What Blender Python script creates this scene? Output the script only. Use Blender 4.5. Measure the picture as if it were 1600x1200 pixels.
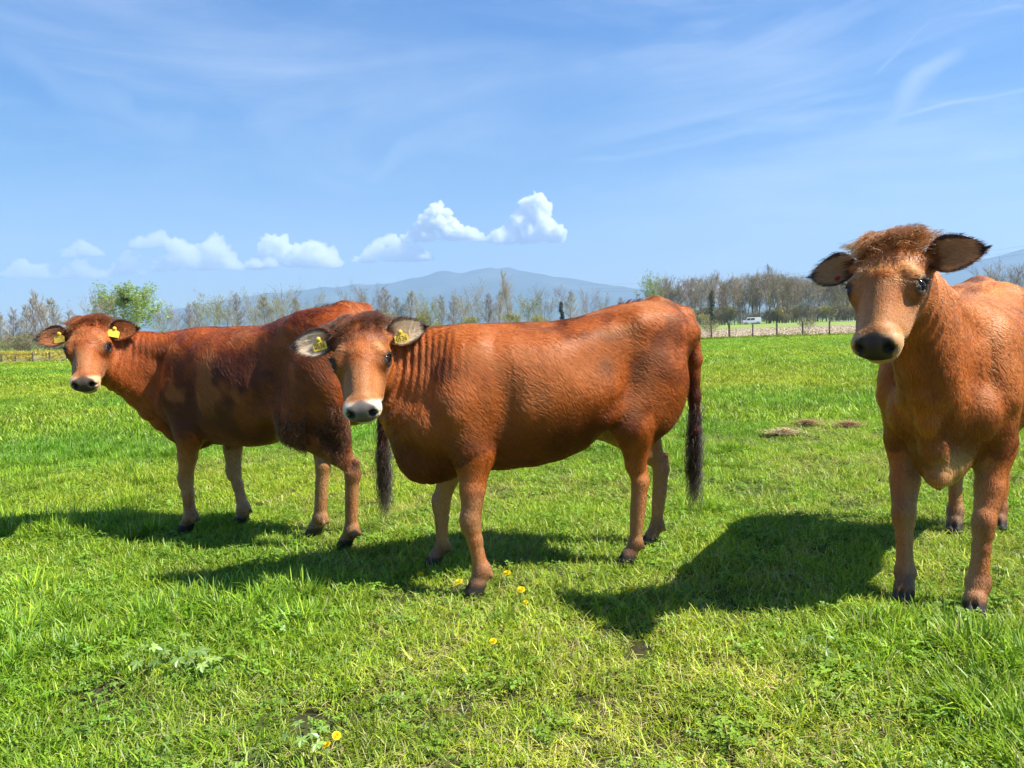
import bpy, math, random
import numpy as np
from mathutils import Matrix, Vector

# ------------------------------------------------------------------ scene, camera, sky, sun, exposure
scene = bpy.context.scene
for o in list(bpy.data.objects):
    bpy.data.objects.remove(o)
COL = scene.collection

CAM_H = 1.25
FPX = 1160.0                      # focal length in pixels of a 1600 px wide frame
PITCH = math.atan(88.0 / FPX)     # the horizon lies above the middle of the frame
ROLL = math.radians(1.8)          # the phone was held a little crooked
cam_d = bpy.data.cameras.new('camera')
cam_d.sensor_fit = 'HORIZONTAL'
cam_d.sensor_width = 36.0
cam_d.lens = FPX / 1600.0 * 36.0
cam_d.clip_start = 0.05
cam_d.clip_end = 120000.0
cam = bpy.data.objects.new('camera', cam_d)
COL.objects.link(cam)
cam.matrix_world = (Matrix.Translation((0, 0, CAM_H)) @ Matrix.Rotation(math.pi / 2 - PITCH, 4, 'X')
                    @ Matrix.Rotation(-ROLL, 4, 'Z'))
scene.camera = cam
EXPOSURE = 1.38
HAZE = 0.00017

SUN_EL, SUN_AZ = 51.0, 106.0      # degrees; azimuth clockwise from +Y (the view direction)
sd = Vector((math.sin(math.radians(SUN_AZ)) * math.cos(math.radians(SUN_EL)),
             math.cos(math.radians(SUN_AZ)) * math.cos(math.radians(SUN_EL)),
             math.sin(math.radians(SUN_EL))))
sun_l = bpy.data.lights.new('sun', 'SUN')
sun_l.energy = 5.0
sun_l.angle = math.radians(0.53)
sun_l.color = (1.0, 0.955, 0.88)
sun = bpy.data.objects.new('sun', sun_l)
sun.rotation_euler = sd.to_track_quat('Z', 'Y').to_euler()
sun.location = (60, -20, 80)
COL.objects.link(sun)

world = bpy.data.worlds.new('World')
scene.world = world
world.use_nodes = True
wn, wl = world.node_tree.nodes, world.node_tree.links
wn.clear()
w_out = wn.new('ShaderNodeOutputWorld')
w_bg = wn.new('ShaderNodeBackground')
w_bg.inputs['Strength'].default_value = 0.05
w_sky = wn.new('ShaderNodeTexSky')
w_sky.sky_type = 'NISHITA'
w_sky.sun_disc = False
w_sky.sun_elevation = math.radians(SUN_EL)
w_sky.sun_rotation = math.radians(SUN_AZ)
w_sky.altitude = 300
w_sky.air_density = 1.0
w_sky.dust_density = 0.6
w_sky.ozone_density = 2.2
# a deeper blue, then thin cirrus veils, all in sky directions
w_hs = wn.new('ShaderNodeHueSaturation')
w_hs.inputs['Saturation'].default_value = 1.22
w_hs.inputs['Value'].default_value = 1.0
w_mul = wn.new('ShaderNodeMix'); w_mul.data_type = 'RGBA'; w_mul.blend_type = 'MULTIPLY'; w_mul.inputs[0].default_value = 1.0
w_mul.inputs[7].default_value = (.82, 1.06, 1.28, 1)
wl.new(w_sky.outputs[0], w_mul.inputs[6])
w_tint = wn.new('ShaderNodeMix'); w_tint.data_type = 'RGBA'; w_tint.blend_type = 'MULTIPLY'; w_tint.inputs[0].default_value = 1.0
wl.new(w_mul.outputs[2], w_tint.inputs[6])
wl.new(w_tint.outputs[2], w_hs.inputs['Color'])
w_tc = wn.new('ShaderNodeTexCoord')
w_sep = wn.new('ShaderNodeSeparateXYZ')
wl.new(w_tc.outputs['Generated'], w_sep.inputs[0])
def wmath(op, a, b=None, clamp=False):
    n = wn.new('ShaderNodeMath'); n.operation = op; n.use_clamp = clamp
    for i, v in enumerate((a, b)):
        if v is None: continue
        if isinstance(v, (int, float)): n.inputs[i].default_value = v
        else: wl.new(v, n.inputs[i])
    return n.outputs[0]
zz = wmath('MAXIMUM', w_sep.outputs['Z'], 0.0)
w_tr = wn.new('ShaderNodeValToRGB')                        # clear deep blue aloft, milky towards the horizon all round
w_tr.color_ramp.elements[0].position = 0.03; w_tr.color_ramp.elements[0].color = (1.16, .86, .60, 1)
w_tr.color_ramp.elements[1].position = 0.45; w_tr.color_ramp.elements[1].color = (.25, .69, 1.02, 1)
wl.new(zz, w_tr.inputs[0]); wl.new(w_tr.outputs[0], w_tint.inputs[7])
den = wmath('ADD', zz, 0.16)
px_ = wmath('DIVIDE', w_sep.outputs['X'], den)
py_ = wmath('DIVIDE', w_sep.outputs['Y'], den)
w_cmb = wn.new('ShaderNodeCombineXYZ')
wl.new(px_, w_cmb.inputs[0]); wl.new(py_, w_cmb.inputs[1])
def cirrus(rot, scl, loc, nscale, detail, dist, lo, hi):
    m = wn.new('ShaderNodeMapping')
    m.inputs['Rotation'].default_value = (0, math.radians(rot), 0)
    m.inputs['Scale'].default_value = scl
    m.inputs['Location'].default_value = loc
    wl.new(w_tc.outputs['Generated'], m.inputs['Vector'])
    t = wn.new('ShaderNodeTexNoise')
    t.inputs['Scale'].default_value = nscale
    t.inputs['Detail'].default_value = detail
    t.inputs['Roughness'].default_value = 0.6
    t.inputs['Distortion'].default_value = dist
    wl.new(m.outputs[0], t.inputs['Vector'])
    r = wn.new('ShaderNodeMapRange')
    r.interpolation_type = 'SMOOTHSTEP'
    r.inputs['From Min'].default_value = lo
    r.inputs['From Max'].default_value = hi
    wl.new(t.outputs['Fac'], r.inputs['Value'])
    return r.outputs[0]
c1 = cirrus(30, (1.2, 1.2, 5.5), (3.1, 0.4, 0), 1.5, 9, 0.8, 0.42, 0.78)
c2 = cirrus(-24, (1.3, 1.3, 7.0), (7.7, 2.0, 0), 1.8, 10, 0.9, 0.44, 0.80)
c3 = cirrus(10, (1.4, 1.4, 2.0), (1.7, 5.0, 0), 1.2, 4, 0.3, 0.35, 0.70)
cc = wmath('MULTIPLY', wmath('MAXIMUM', c1, c2), wmath('ADD', wmath('MULTIPLY', c3, 0.6), 0.4))
def contrail(a, b, wdt, amt):
    """a faint line along the great circle from direction a to direction b"""
    a = Vector(a).normalized(); b = Vector(b).normalized()
    n = a.cross(b).normalized(); mid = (a + b).normalized(); half = math.cos(a.angle(b) / 2)
    def dot(v):
        d = wn.new('ShaderNodeVectorMath'); d.operation = 'DOT_PRODUCT'
        wl.new(w_tc.outputs['Generated'], d.inputs[0]); d.inputs[1].default_value = v
        return d.outputs['Value']
    t = wn.new('ShaderNodeTexNoise'); t.inputs['Scale'].default_value = 9; t.inputs['Detail'].default_value = 6
    wl.new(w_tc.outputs['Generated'], t.inputs['Vector'])
    off = wmath('MULTIPLY', wmath('SUBTRACT', t.outputs['Fac'], 0.5), wdt * 4)
    r = wn.new('ShaderNodeMapRange'); r.interpolation_type = 'SMOOTHSTEP'
    r.inputs['From Min'].default_value = wdt; r.inputs['From Max'].default_value = 0.0
    wl.new(wmath('ABSOLUTE', wmath('ADD', dot(n), off)), r.inputs['Value'])
    e = wn.new('ShaderNodeMapRange'); e.interpolation_type = 'SMOOTHSTEP'
    e.inputs['From Min'].default_value = half; e.inputs['From Max'].default_value = half + (1 - half) * 0.6
    wl.new(dot(mid), e.inputs['Value'])
    return wmath('MULTIPLY', wmath('MULTIPLY', r.outputs[0], e.outputs[0]), wmath('MULTIPLY', t.outputs['Fac'], amt * 2))

# ------------------------------------------------------------------ helpers
def ray_dir(px, py):
    """direction in the place for a point measured in the 1600x1200 photograph (used once, to lay things out on the ground)"""
    v = Vector((px - 800.0, 600.0 - py, -FPX))
    return (cam.matrix_world.to_3x3() @ v).normalized()
def ground_at(px, py):
    d = ray_dir(px, py); t = -CAM_H / d.z
    return Vector((d.x * t, d.y * t, 0.0))
def at_depth(px, py, depth):
    d = ray_dir(px, py); t = depth / d.y
    return Vector((d.x * t, d.y * t, CAM_H + d.z * t))

def sel_vnoise(P, scale, seed=0):
    """value noise in [-1,1], numpy"""
    Q = np.asarray(P, dtype=np.float64) * scale + seed * 17.31
    I = np.floor(Q).astype(np.int64); Fr = Q - I; Fr = Fr * Fr * (3 - 2 * Fr)
    out = np.zeros(len(Q))
    for dx in (0, 1):
        for dy in (0, 1):
            for dz in (0, 1):
                h = ((I[:, 0] + dx) * 374761393 + (I[:, 1] + dy) * 668265263 + (I[:, 2] + dz) * 2147483647 + seed * 1274126177) & 0xFFFFFFFF
                h = ((h ^ (h >> 13)) * 1274126177) & 0xFFFFFFFF
                h = (h ^ (h >> 16)) & 0xFFFF
                w = (Fr[:, 0] if dx else 1 - Fr[:, 0]) * (Fr[:, 1] if dy else 1 - Fr[:, 1]) * (Fr[:, 2] if dz else 1 - Fr[:, 2])
                out += w * (h / 32767.5 - 1.0)
    return out
vnoise = sel_vnoise
def fbm(P, scale, seed=0, oct=3):
    a = 0; g = 1.0; tot = 0
    for i in range(oct):
        a = a + g * vnoise(P, scale * 2 ** i, seed + i); tot += g; g *= 0.5
    return a / tot
def sstep(a, b, x):
    t = np.clip((x - a) / (b - a), 0, 1); return t * t * (3 - 2 * t)

def new_mesh(name, verts, faces, mat=None, parent=None, smooth=True, cols=None, loc=None):
    me = bpy.data.meshes.new(name)
    if isinstance(faces, np.ndarray):
        n, k = faces.shape
        me.vertices.add(len(verts)); me.vertices.foreach_set('co', np.asarray(verts, dtype=np.float32).ravel())
        me.loops.add(n * k); me.loops.foreach_set('vertex_index', faces.astype(np.int32).ravel())
        me.polygons.add(n); me.polygons.foreach_set('loop_start', np.arange(0, n * k, k, dtype=np.int32))
        me.polygons.foreach_set('loop_total', np.full(n, k, dtype=np.int32))
        me.update(calc_edges=True)
    else:
        me.from_pydata([tuple(v) for v in verts], [], [tuple(f) for f in faces])
    if smooth:
        me.polygons.foreach_set('use_smooth', np.ones(len(me.polygons), dtype=bool))
    if cols is not None:
        a = me.attributes.new('col', 'FLOAT_COLOR', 'POINT')
        c = np.ones((len(verts), 4), dtype=np.float32); c[:, :3] = cols
        a.data.foreach_set('color', c.ravel())
    if mat: me.materials.append(mat)
    o = bpy.data.objects.new(name, me)
    COL.objects.link(o)
    if parent is not None: o.parent = parent
    if loc is not None: o.location = loc
    return o
def empty(name, loc=(0, 0, 0), rz=0.0):
    o = bpy.data.objects.new(name, None); COL.objects.link(o)
    o.location = loc; o.rotation_euler = (0, 0, rz); o.empty_display_size = 0.2
    return o
def tag(o, label=None, cat=None, group=None, kind=None):
    if label: o['label'] = label
    if cat: o['category'] = cat
    if group: o['group'] = group
    if kind: o['kind'] = kind
    return o

def material(name):
    m = bpy.data.materials.new(name); m.use_nodes = True
    nt = m.node_tree; nt.nodes.clear()
    return m, nt.nodes, nt.links
def simple_mat(name, color, rough=0.7, spec=0.3, noise=None, bump=0.0, nscale=20.0, metallic=0.0):
    m, n, l = material(name)
    out = n.new('ShaderNodeOutputMaterial'); b = n.new('ShaderNodeBsdfPrincipled')
    b.inputs['Roughness'].default_value = rough
    b.inputs['Specular IOR Level'].default_value = spec
    b.inputs['Metallic'].default_value = metallic
    l.new(b.outputs[0], out.inputs[0])
    b.inputs['Base Color'].default_value = (*color, 1)
    if noise is not None or bump:
        tc = n.new('ShaderNodeTexCoord')
        t = n.new('ShaderNodeTexNoise'); t.inputs['Scale'].default_value = nscale; t.inputs['Detail'].default_value = 6
        l.new(tc.outputs['Object'], t.inputs['Vector'])
        if noise is not None:
            r = n.new('ShaderNodeValToRGB')
            r.color_ramp.elements[0].position = 0.35; r.color_ramp.elements[1].position = 0.68
            r.color_ramp.elements[0].color = (*color, 1); r.color_ramp.elements[1].color = (*noise, 1)
            l.new(t.outputs['Fac'], r.inputs[0]); l.new(r.outputs[0], b.inputs['Base Color'])
        if bump:
            bp = n.new('ShaderNodeBump'); bp.inputs['Strength'].default_value = bump; bp.inputs['Distance'].default_value = 0.02
            l.new(t.outputs['Fac'], bp.inputs['Height']); l.new(bp.outputs[0], b.inputs['Normal'])
    return m
def attr_mat(name, rough=0.75, spec=0.25, sheen=0.0, attr='col', trans=0.0):
    m, n, l = material(name)
    out = n.new('ShaderNodeOutputMaterial'); b = n.new('ShaderNodeBsdfPrincipled')
    a = n.new('ShaderNodeAttribute'); a.attribute_name = attr
    l.new(a.outputs['Color'], b.inputs['Base Color'])
    b.inputs['Roughness'].default_value = rough; b.inputs['Specular IOR Level'].default_value = spec
    l.new(b.outputs[0], out.inputs[0])
    return m

def tube_mesh(segs, sides):
    """segs: list of polylines [(point, radius), ...] -> verts, faces (quads as lists)"""
    V, Fc = [], []
    for pl in segs:
        base = len(V); n = len(pl)
        for i, (p, r) in enumerate(pl):
            p = Vector(p)
            a = Vector(pl[max(i - 1, 0)][0]); b = Vector(pl[min(i + 1, n - 1)][0])
            d = (b - a)
            d = d.normalized() if d.length > 1e-9 else Vector((0, 0, 1))
            ref = Vector((1, 0, 0)) if abs(d.x) < 0.8 else Vector((0, 1, 0))
            s = d.cross(ref).normalized(); t = d.cross(s)
            for k in range(sides):
                an = 2 * math.pi * k / sides
                V.append(p + (s * math.cos(an) + t * math.sin(an)) * r)
        for i in range(n - 1):
            for k in range(sides):
                k2 = (k + 1) % sides
                Fc.append((base + i * sides + k, base + i * sides + k2, base + (i + 1) * sides + k2, base + (i + 1) * sides + k))
        Fc.append(tuple(base + k for k in range(sides))[::-1])
        Fc.append(tuple(base + (n - 1) * sides + k for k in range(sides)))
    return V, Fc

# ------------------------------------------------------------------ cows: a body grown as one implicit surface, then coated with hair
def d_rc(P, a, b, ra, rb, sq=1.0):
    """tapered limb from a to b; sq < 1 flattens it sideways (y)"""
    a = np.asarray(a, float); b = np.asarray(b, float)
    ab = b - a; pa = P - a
    t = np.clip(pa @ ab / max(ab @ ab, 1e-9), 0, 1)
    q = pa - t[:, None] * ab
    if sq != 1.0: q = q * np.array([1, 1 / sq, 1])
    return np.sqrt((q * q).sum(1)) - (ra + t * (rb - ra))
def d_el(P, c, r, R=None):
    p = P - np.asarray(c, float)
    if R is not None: p = p @ R
    r = np.asarray(r, float)
    k0 = np.sqrt(((p / r) ** 2).sum(1)); k1 = np.sqrt(((p / r ** 2) ** 2).sum(1)) + 1e-9
    return np.where(k0 < 0.05, -r.min(), k0 * (k0 - 1) / k1)
ST = np.array([  # x, top, bottom, half width, wider-below skew
    [-.83, 1.16, 1.10, .02, 0], [-.81, 1.22, 1.04, .09, -.05], [-.775, 1.285, .98, .14, -.05], [-.72, 1.335, .91, .185, -.08],
    [-.65, 1.358, .84, .210, -.10], [-.57, 1.365, .79, .225, -.10], [-.48, 1.360, .76, .235, -.06], [-.40, 1.343, .735, .242, .0],
    [-.30, 1.316, .68, .262, .09], [-.20, 1.286, .61, .28, .14], [-.08, 1.260, .572, .285, .16], [.06, 1.250, .553, .285, .16],
    [.22, 1.248, .550, .27, .15], [.36, 1.253, .562, .235, .12], [.46, 1.250, .575, .205, .08], [.55, 1.222, .60, .17, .04],
    [.63, 1.15, .61, .14, 0], [.69, 1.05, .68, .09, 0], [.735, .95, .75, .03, 0]])
def d_trunk(P):
    x = P[:, 0]
    tp, bt, w, sk = (np.interp(x, ST[:, 0], ST[:, i]) for i in (1, 2, 3, 4))
    c = (tp + bt) / 2; h = (tp - bt) / 2
    zr = (P[:, 2] - c) / h
    we = w * (1.03 + .5 * np.maximum(sk, 0) * np.clip(zr, -1, 1) - .5 * np.minimum(sk, 0) * zr) 
    n = np.where(zr > 0, 2.45, 1.95)
    q = (np.abs(P[:, 1] / we) ** n + np.abs(zr) ** n) ** (1 / n)
    d = (q - 1) * np.minimum(we, h) * 0.85
    return np.maximum(d, np.maximum(x - .735, -.83 - x))

class Sdf:
    def __init__(s): s.items = []           # (op, group, k, lo, hi, fn)
    def add(s, grp, fn, lo, hi, k=.05, op='u'):
        m = k + .06
        s.items.append((op, grp, k, np.asarray(lo, float) - m, np.asarray(hi, float) + m, fn))
    def rc(s, grp, a, b, ra, rb, k=.05, op='u', sq=1.0):
        r = max(ra, rb); a = np.asarray(a, float); b = np.asarray(b, float)
        s.add(grp, lambda P: d_rc(P, a, b, ra, rb, sq), np.minimum(a, b) - r, np.maximum(a, b) + r, k, op)
    def el(s, grp, c, r, k=.05, op='u', R=None):
        rm = max(r) if R is not None else None
        rr = np.full(3, rm) if rm else np.asarray(r, float)
        c = np.asarray(c, float)
        s.add(grp, lambda P: d_el(P, c, r, R), c - rr, c + rr, k, op)
    def eval(s, P):
        F = np.full(len(P), 1.0)
        for op, g, k, lo, hi, fn in s.items:
            m = np.all((P > lo) & (P < hi), axis=1)
            if not m.any(): continue
            F[m] = s.comb(op, F[m], fn(P[m]), k)
        return F
    @staticmethod
    def comb(op, a, d, k):
        if op == 's':
            d = -d; h = np.maximum(k - np.abs(a - d), 0) / k
            return np.maximum(a, d) + h * h * k * .25
        h = np.maximum(k - np.abs(a - d), 0) / k
        return np.minimum(a, d) - h * h * k * .25
    def groups(s, P):
        D = {}
        for op, g, k, lo, hi, fn in s.items:
            if op == 's': continue
            m = np.all((P > lo) & (P < hi), axis=1)
            d = D.setdefault(g, np.full(len(P), 1.0))
            if m.any(): d[m] = np.minimum(d[m], fn(P[m]))
        return D
    def mesh(s, res):
        lo = np.min([i[3] for i in s.items], axis=0); hi = np.max([i[4] for i in s.items], axis=0)
        n = np.ceil((hi - lo) / res).astype(int) + 1
        F = np.full(n, 1.0, dtype=np.float32)
        ax = [lo[i] + res * np.arange(n[i]) for i in range(3)]
        for op, g, k, l, h, fn in s.items:
            i0 = np.clip(((l - lo) / res).astype(int), 0, n - 1); i1 = np.clip(((h - lo) / res).astype(int) + 2, 1, n)
            sl = tuple(slice(i0[i], i1[i]) for i in range(3))
            G = np.stack(np.meshgrid(*[ax[i][sl[i]] for i in range(3)], indexing='ij'), -1).reshape(-1, 3)
            sub = F[sl]
            F[sl] = s.comb(op, sub.ravel(), fn(G), k).reshape(sub.shape)
        ins = F < 0
        c = ins[:-1, :-1, :-1].astype(np.int8)
        tot = np.zeros_like(c)
        for dx in (0, 1):
            for dy in (0, 1):
                for dz in (0, 1):
                    tot += ins[dx:n[0] - 1 + dx, dy:n[1] - 1 + dy, dz:n[2] - 1 + dz]
        mix = (tot > 0) & (tot < 8)
        I, J, K = np.nonzero(mix)
        idx = np.full(mix.shape, -1, dtype=np.int64); idx[I, J, K] = np.arange(len(I))
        acc = np.zeros((len(I), 3)); cnt = np.zeros(len(I))
        cor = [(0, 0, 0), (1, 0, 0), (0, 1, 0), (1, 1, 0), (0, 0, 1), (1, 0, 1), (0, 1, 1), (1, 1, 1)]
        val = [F[I + a, J + b, K + d_] for a, b, d_ in cor]
        for a in range(8):
            for b in range(a + 1, 8):
                if sum(abs(cor[a][q] - cor[b][q]) for q in range(3)) != 1: continue
                m = (val[a] < 0) != (val[b] < 0)
                t = (val[a] / (val[a] - val[b] + 1e-20))[m]
                acc[m] += np.array(cor[a]) + t[:, None] * (np.array(cor[b]) - np.array(cor[a])); cnt[m] += 1
        V = lo + res * (np.stack([I, J, K], 1) + acc / cnt[:, None])
        Q = []
        for axis in range(3):
            a1, a2 = (axis + 1) % 3, (axis + 2) % 3
            s0 = [slice(None)] * 3; s1 = [slice(None)] * 3
            s0[axis] = slice(0, n[axis] - 1); s1[axis] = slice(1, n[axis])
            A, B = ins[tuple(s0)], ins[tuple(s1)]
            E = np.argwhere(A != B)
            ok = (E[:, a1] > 0) & (E[:, a2] > 0) & (E[:, a1] < n[a1] - 1) & (E[:, a2] < n[a2] - 1)
            E = E[ok]
            sg = A[tuple(E.T)]
            def cell(o1, o2):
                e = E.copy(); e[:, a1] += o1; e[:, a2] += o2
                return idx[tuple(e.T)]
            q = np.stack([cell(-1, -1), cell(0, -1), cell(0, 0), cell(-1, 0)], 1)
            q[~sg] = q[~sg][:, ::-1]
            Q.append(q)
        Q = np.concatenate(Q); Q = Q[(Q >= 0).all(1)]
        for it in range(1):                       # pull the vertices onto the true surface
            f = s.eval(V); e = 0.003
            g = np.stack([s.eval(V + np.eye(3)[i] * e) - f for i in range(3)], 1) / e
            gl = np.maximum((g * g).sum(1), .25)
            V = V - np.clip(f / gl, -.006, .006)[:, None] * g
        return V, Q

def vert_normals(V, Q):
    a = V[Q[:, 2]] - V[Q[:, 0]]; b = V[Q[:, 3]] - V[Q[:, 1]]
    fn = np.cross(a, b)
    N = np.zeros_like(V)
    for k in range(4): np.add.at(N, Q[:, k], fn)
    return N / (np.linalg.norm(N, axis=1, keepdims=True) + 1e-12)

def hair_curves(name, pts, rad, cols, mat, parent):
    """pts (n, k, 3), rad (k,) or (n, k), cols (n, 3)"""
    n, k, _ = pts.shape
    hc = bpy.data.hair_curves.new(name)
    hc.add_curves([k] * n)
    hc.position_data.foreach_set('vector', np.ascontiguousarray(pts, dtype=np.float32).ravel())
    r = np.broadcast_to(np.asarray(rad, dtype=np.float32), (n, k)).ravel()
    a = hc.attributes.get('radius') or hc.attributes.new('radius', 'FLOAT', 'POINT')
    a.data.foreach_set('value', np.ascontiguousarray(r))
    c = hc.attributes.new('col', 'FLOAT_VECTOR', 'CURVE')
    c.data.foreach_set('vector', np.ascontiguousarray(cols, dtype=np.float32).ravel())
    hc.materials.append(mat)
    o = bpy.data.objects.new(name, hc); COL.objects.link(o); o.parent = parent
    return o

def hair_mat(name, rough=.32, rad_rough=.45):
    m, n, l = material(name)
    out = n.new('ShaderNodeOutputMaterial'); h = n.new('ShaderNodeBsdfHairPrincipled')
    h.model = 'CHIANG'; h.parametrization = 'COLOR'
    a = n.new('ShaderNodeAttribute'); a.attribute_name = 'col'
    l.new(a.outputs['Vector'], h.inputs['Color'])
    h.inputs['Roughness'].default_value = rough; h.inputs['Radial Roughness'].default_value = rad_rough
    h.inputs['IOR'].default_value = 1.45
    if 'Coat' in h.inputs: h.inputs['Coat'].default_value = 0.0
    d = n.new('ShaderNodeBsdfDiffuse'); l.new(a.outputs['Vector'], d.inputs['Color'])
    mx = n.new('ShaderNodeMixShader'); mx.inputs[0].default_value = 0.35
    l.new(h.outputs[0], mx.inputs[1]); l.new(d.outputs[0], mx.inputs[2]); l.new(mx.outputs[0], out.inputs[0])
    return m
M_hair = hair_mat('cow_hair')
M_skin = attr_mat('cow_skin', .55, .3)
M_eye = simple_mat('cow_eye', (.010, .006, .004), .10, .28)
M_tag = simple_mat('yellow_plastic', (.80, .55, .05), .45, .4, noise=(.70, .47, .06), nscale=60)
M_tagred = simple_mat('red_plastic', (.45, .03, .02), .4, .4)
M_ink = simple_mat('black_print', (.03, .025, .02), .6, .2)

def head_frame(poll, vdir, wdir, sc):
    """rotation with columns u (the cow's left), v (poll to muzzle), w (out of the forehead)"""
    v = np.array(Vector(vdir).normalized()); w = np.array(wdir, float); w = w - v * (w @ v); w /= np.linalg.norm(w)
    u = np.cross(v, w)          # right handed: u = v x w
    return np.stack([u, v, w], 1), np.array(poll, float), sc

def make_ear(side, edir, odir, base, length, width, cup):
    """a cupped leaf: rows along its length, front and back skins; returns verts, quads, data rows (s, t, front)"""
    e = np.array(Vector(edir).normalized()); o = np.array(odir, float); o -= e * (o @ e); o /= np.linalg.norm(o)
    c = np.cross(o, e)
    ns, ntt = 22, 13
    V, D = [], []
    for fr in (1, 0):
        for i in range(ns):
            s = i / (ns - 1)
            w = width * (0.30 + 0.70 * math.sin(min(1, s / .52) * math.pi / 2) ** 1.2) if s < .52 else width * max(0.0, math.cos((s - .52) / .48 * math.pi / 2)) ** 0.62
            w = max(w, .004)
            for j in range(ntt):
                t = j / (ntt - 1) * 2 - 1
                ang = t * (1.35 - .75 * s)
                rad = w / max(.35, math.sin(1.35 - .75 * s))
                x = rad * math.sin(ang) * .5 * 1.0
                z = (1 - math.cos(ang)) * rad * .5 * cup
                th = (0.006 if fr else -0.005) * (1 - abs(t) ** 4)
                p = np.array(base) + e * (length * s - .02 * math.sin(s * math.pi)) + c * x + o * (z + th - .02 * s)
                V.append(p); D.append((s, t, fr))
    Q = []
    for f in (0, 1):
        off = f * ns * ntt
        for i in range(ns - 1):
            for j in range(ntt - 1):
                q = [off + i * ntt + j, off + (i + 1) * ntt + j, off + (i + 1) * ntt + j + 1, off + i * ntt + j + 1]
                Q.append(q if f == 0 else q[::-1])
    n2 = ns * ntt
    for i in range(ns - 1):
        for j in (0, ntt - 1):
            q = [i * ntt + j, (i + 1) * ntt + j, n2 + (i + 1) * ntt + j, n2 + i * ntt + j]
            Q.append(q if j == ntt - 1 else q[::-1])
    for j in range(ntt - 1):
        i = ns - 1
        Q.append([i * ntt + j, n2 + i * ntt + j, n2 + i * ntt + j + 1, i * ntt + j + 1][::-1])
    return np.array(V), np.array(Q), np.array(D)

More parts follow.
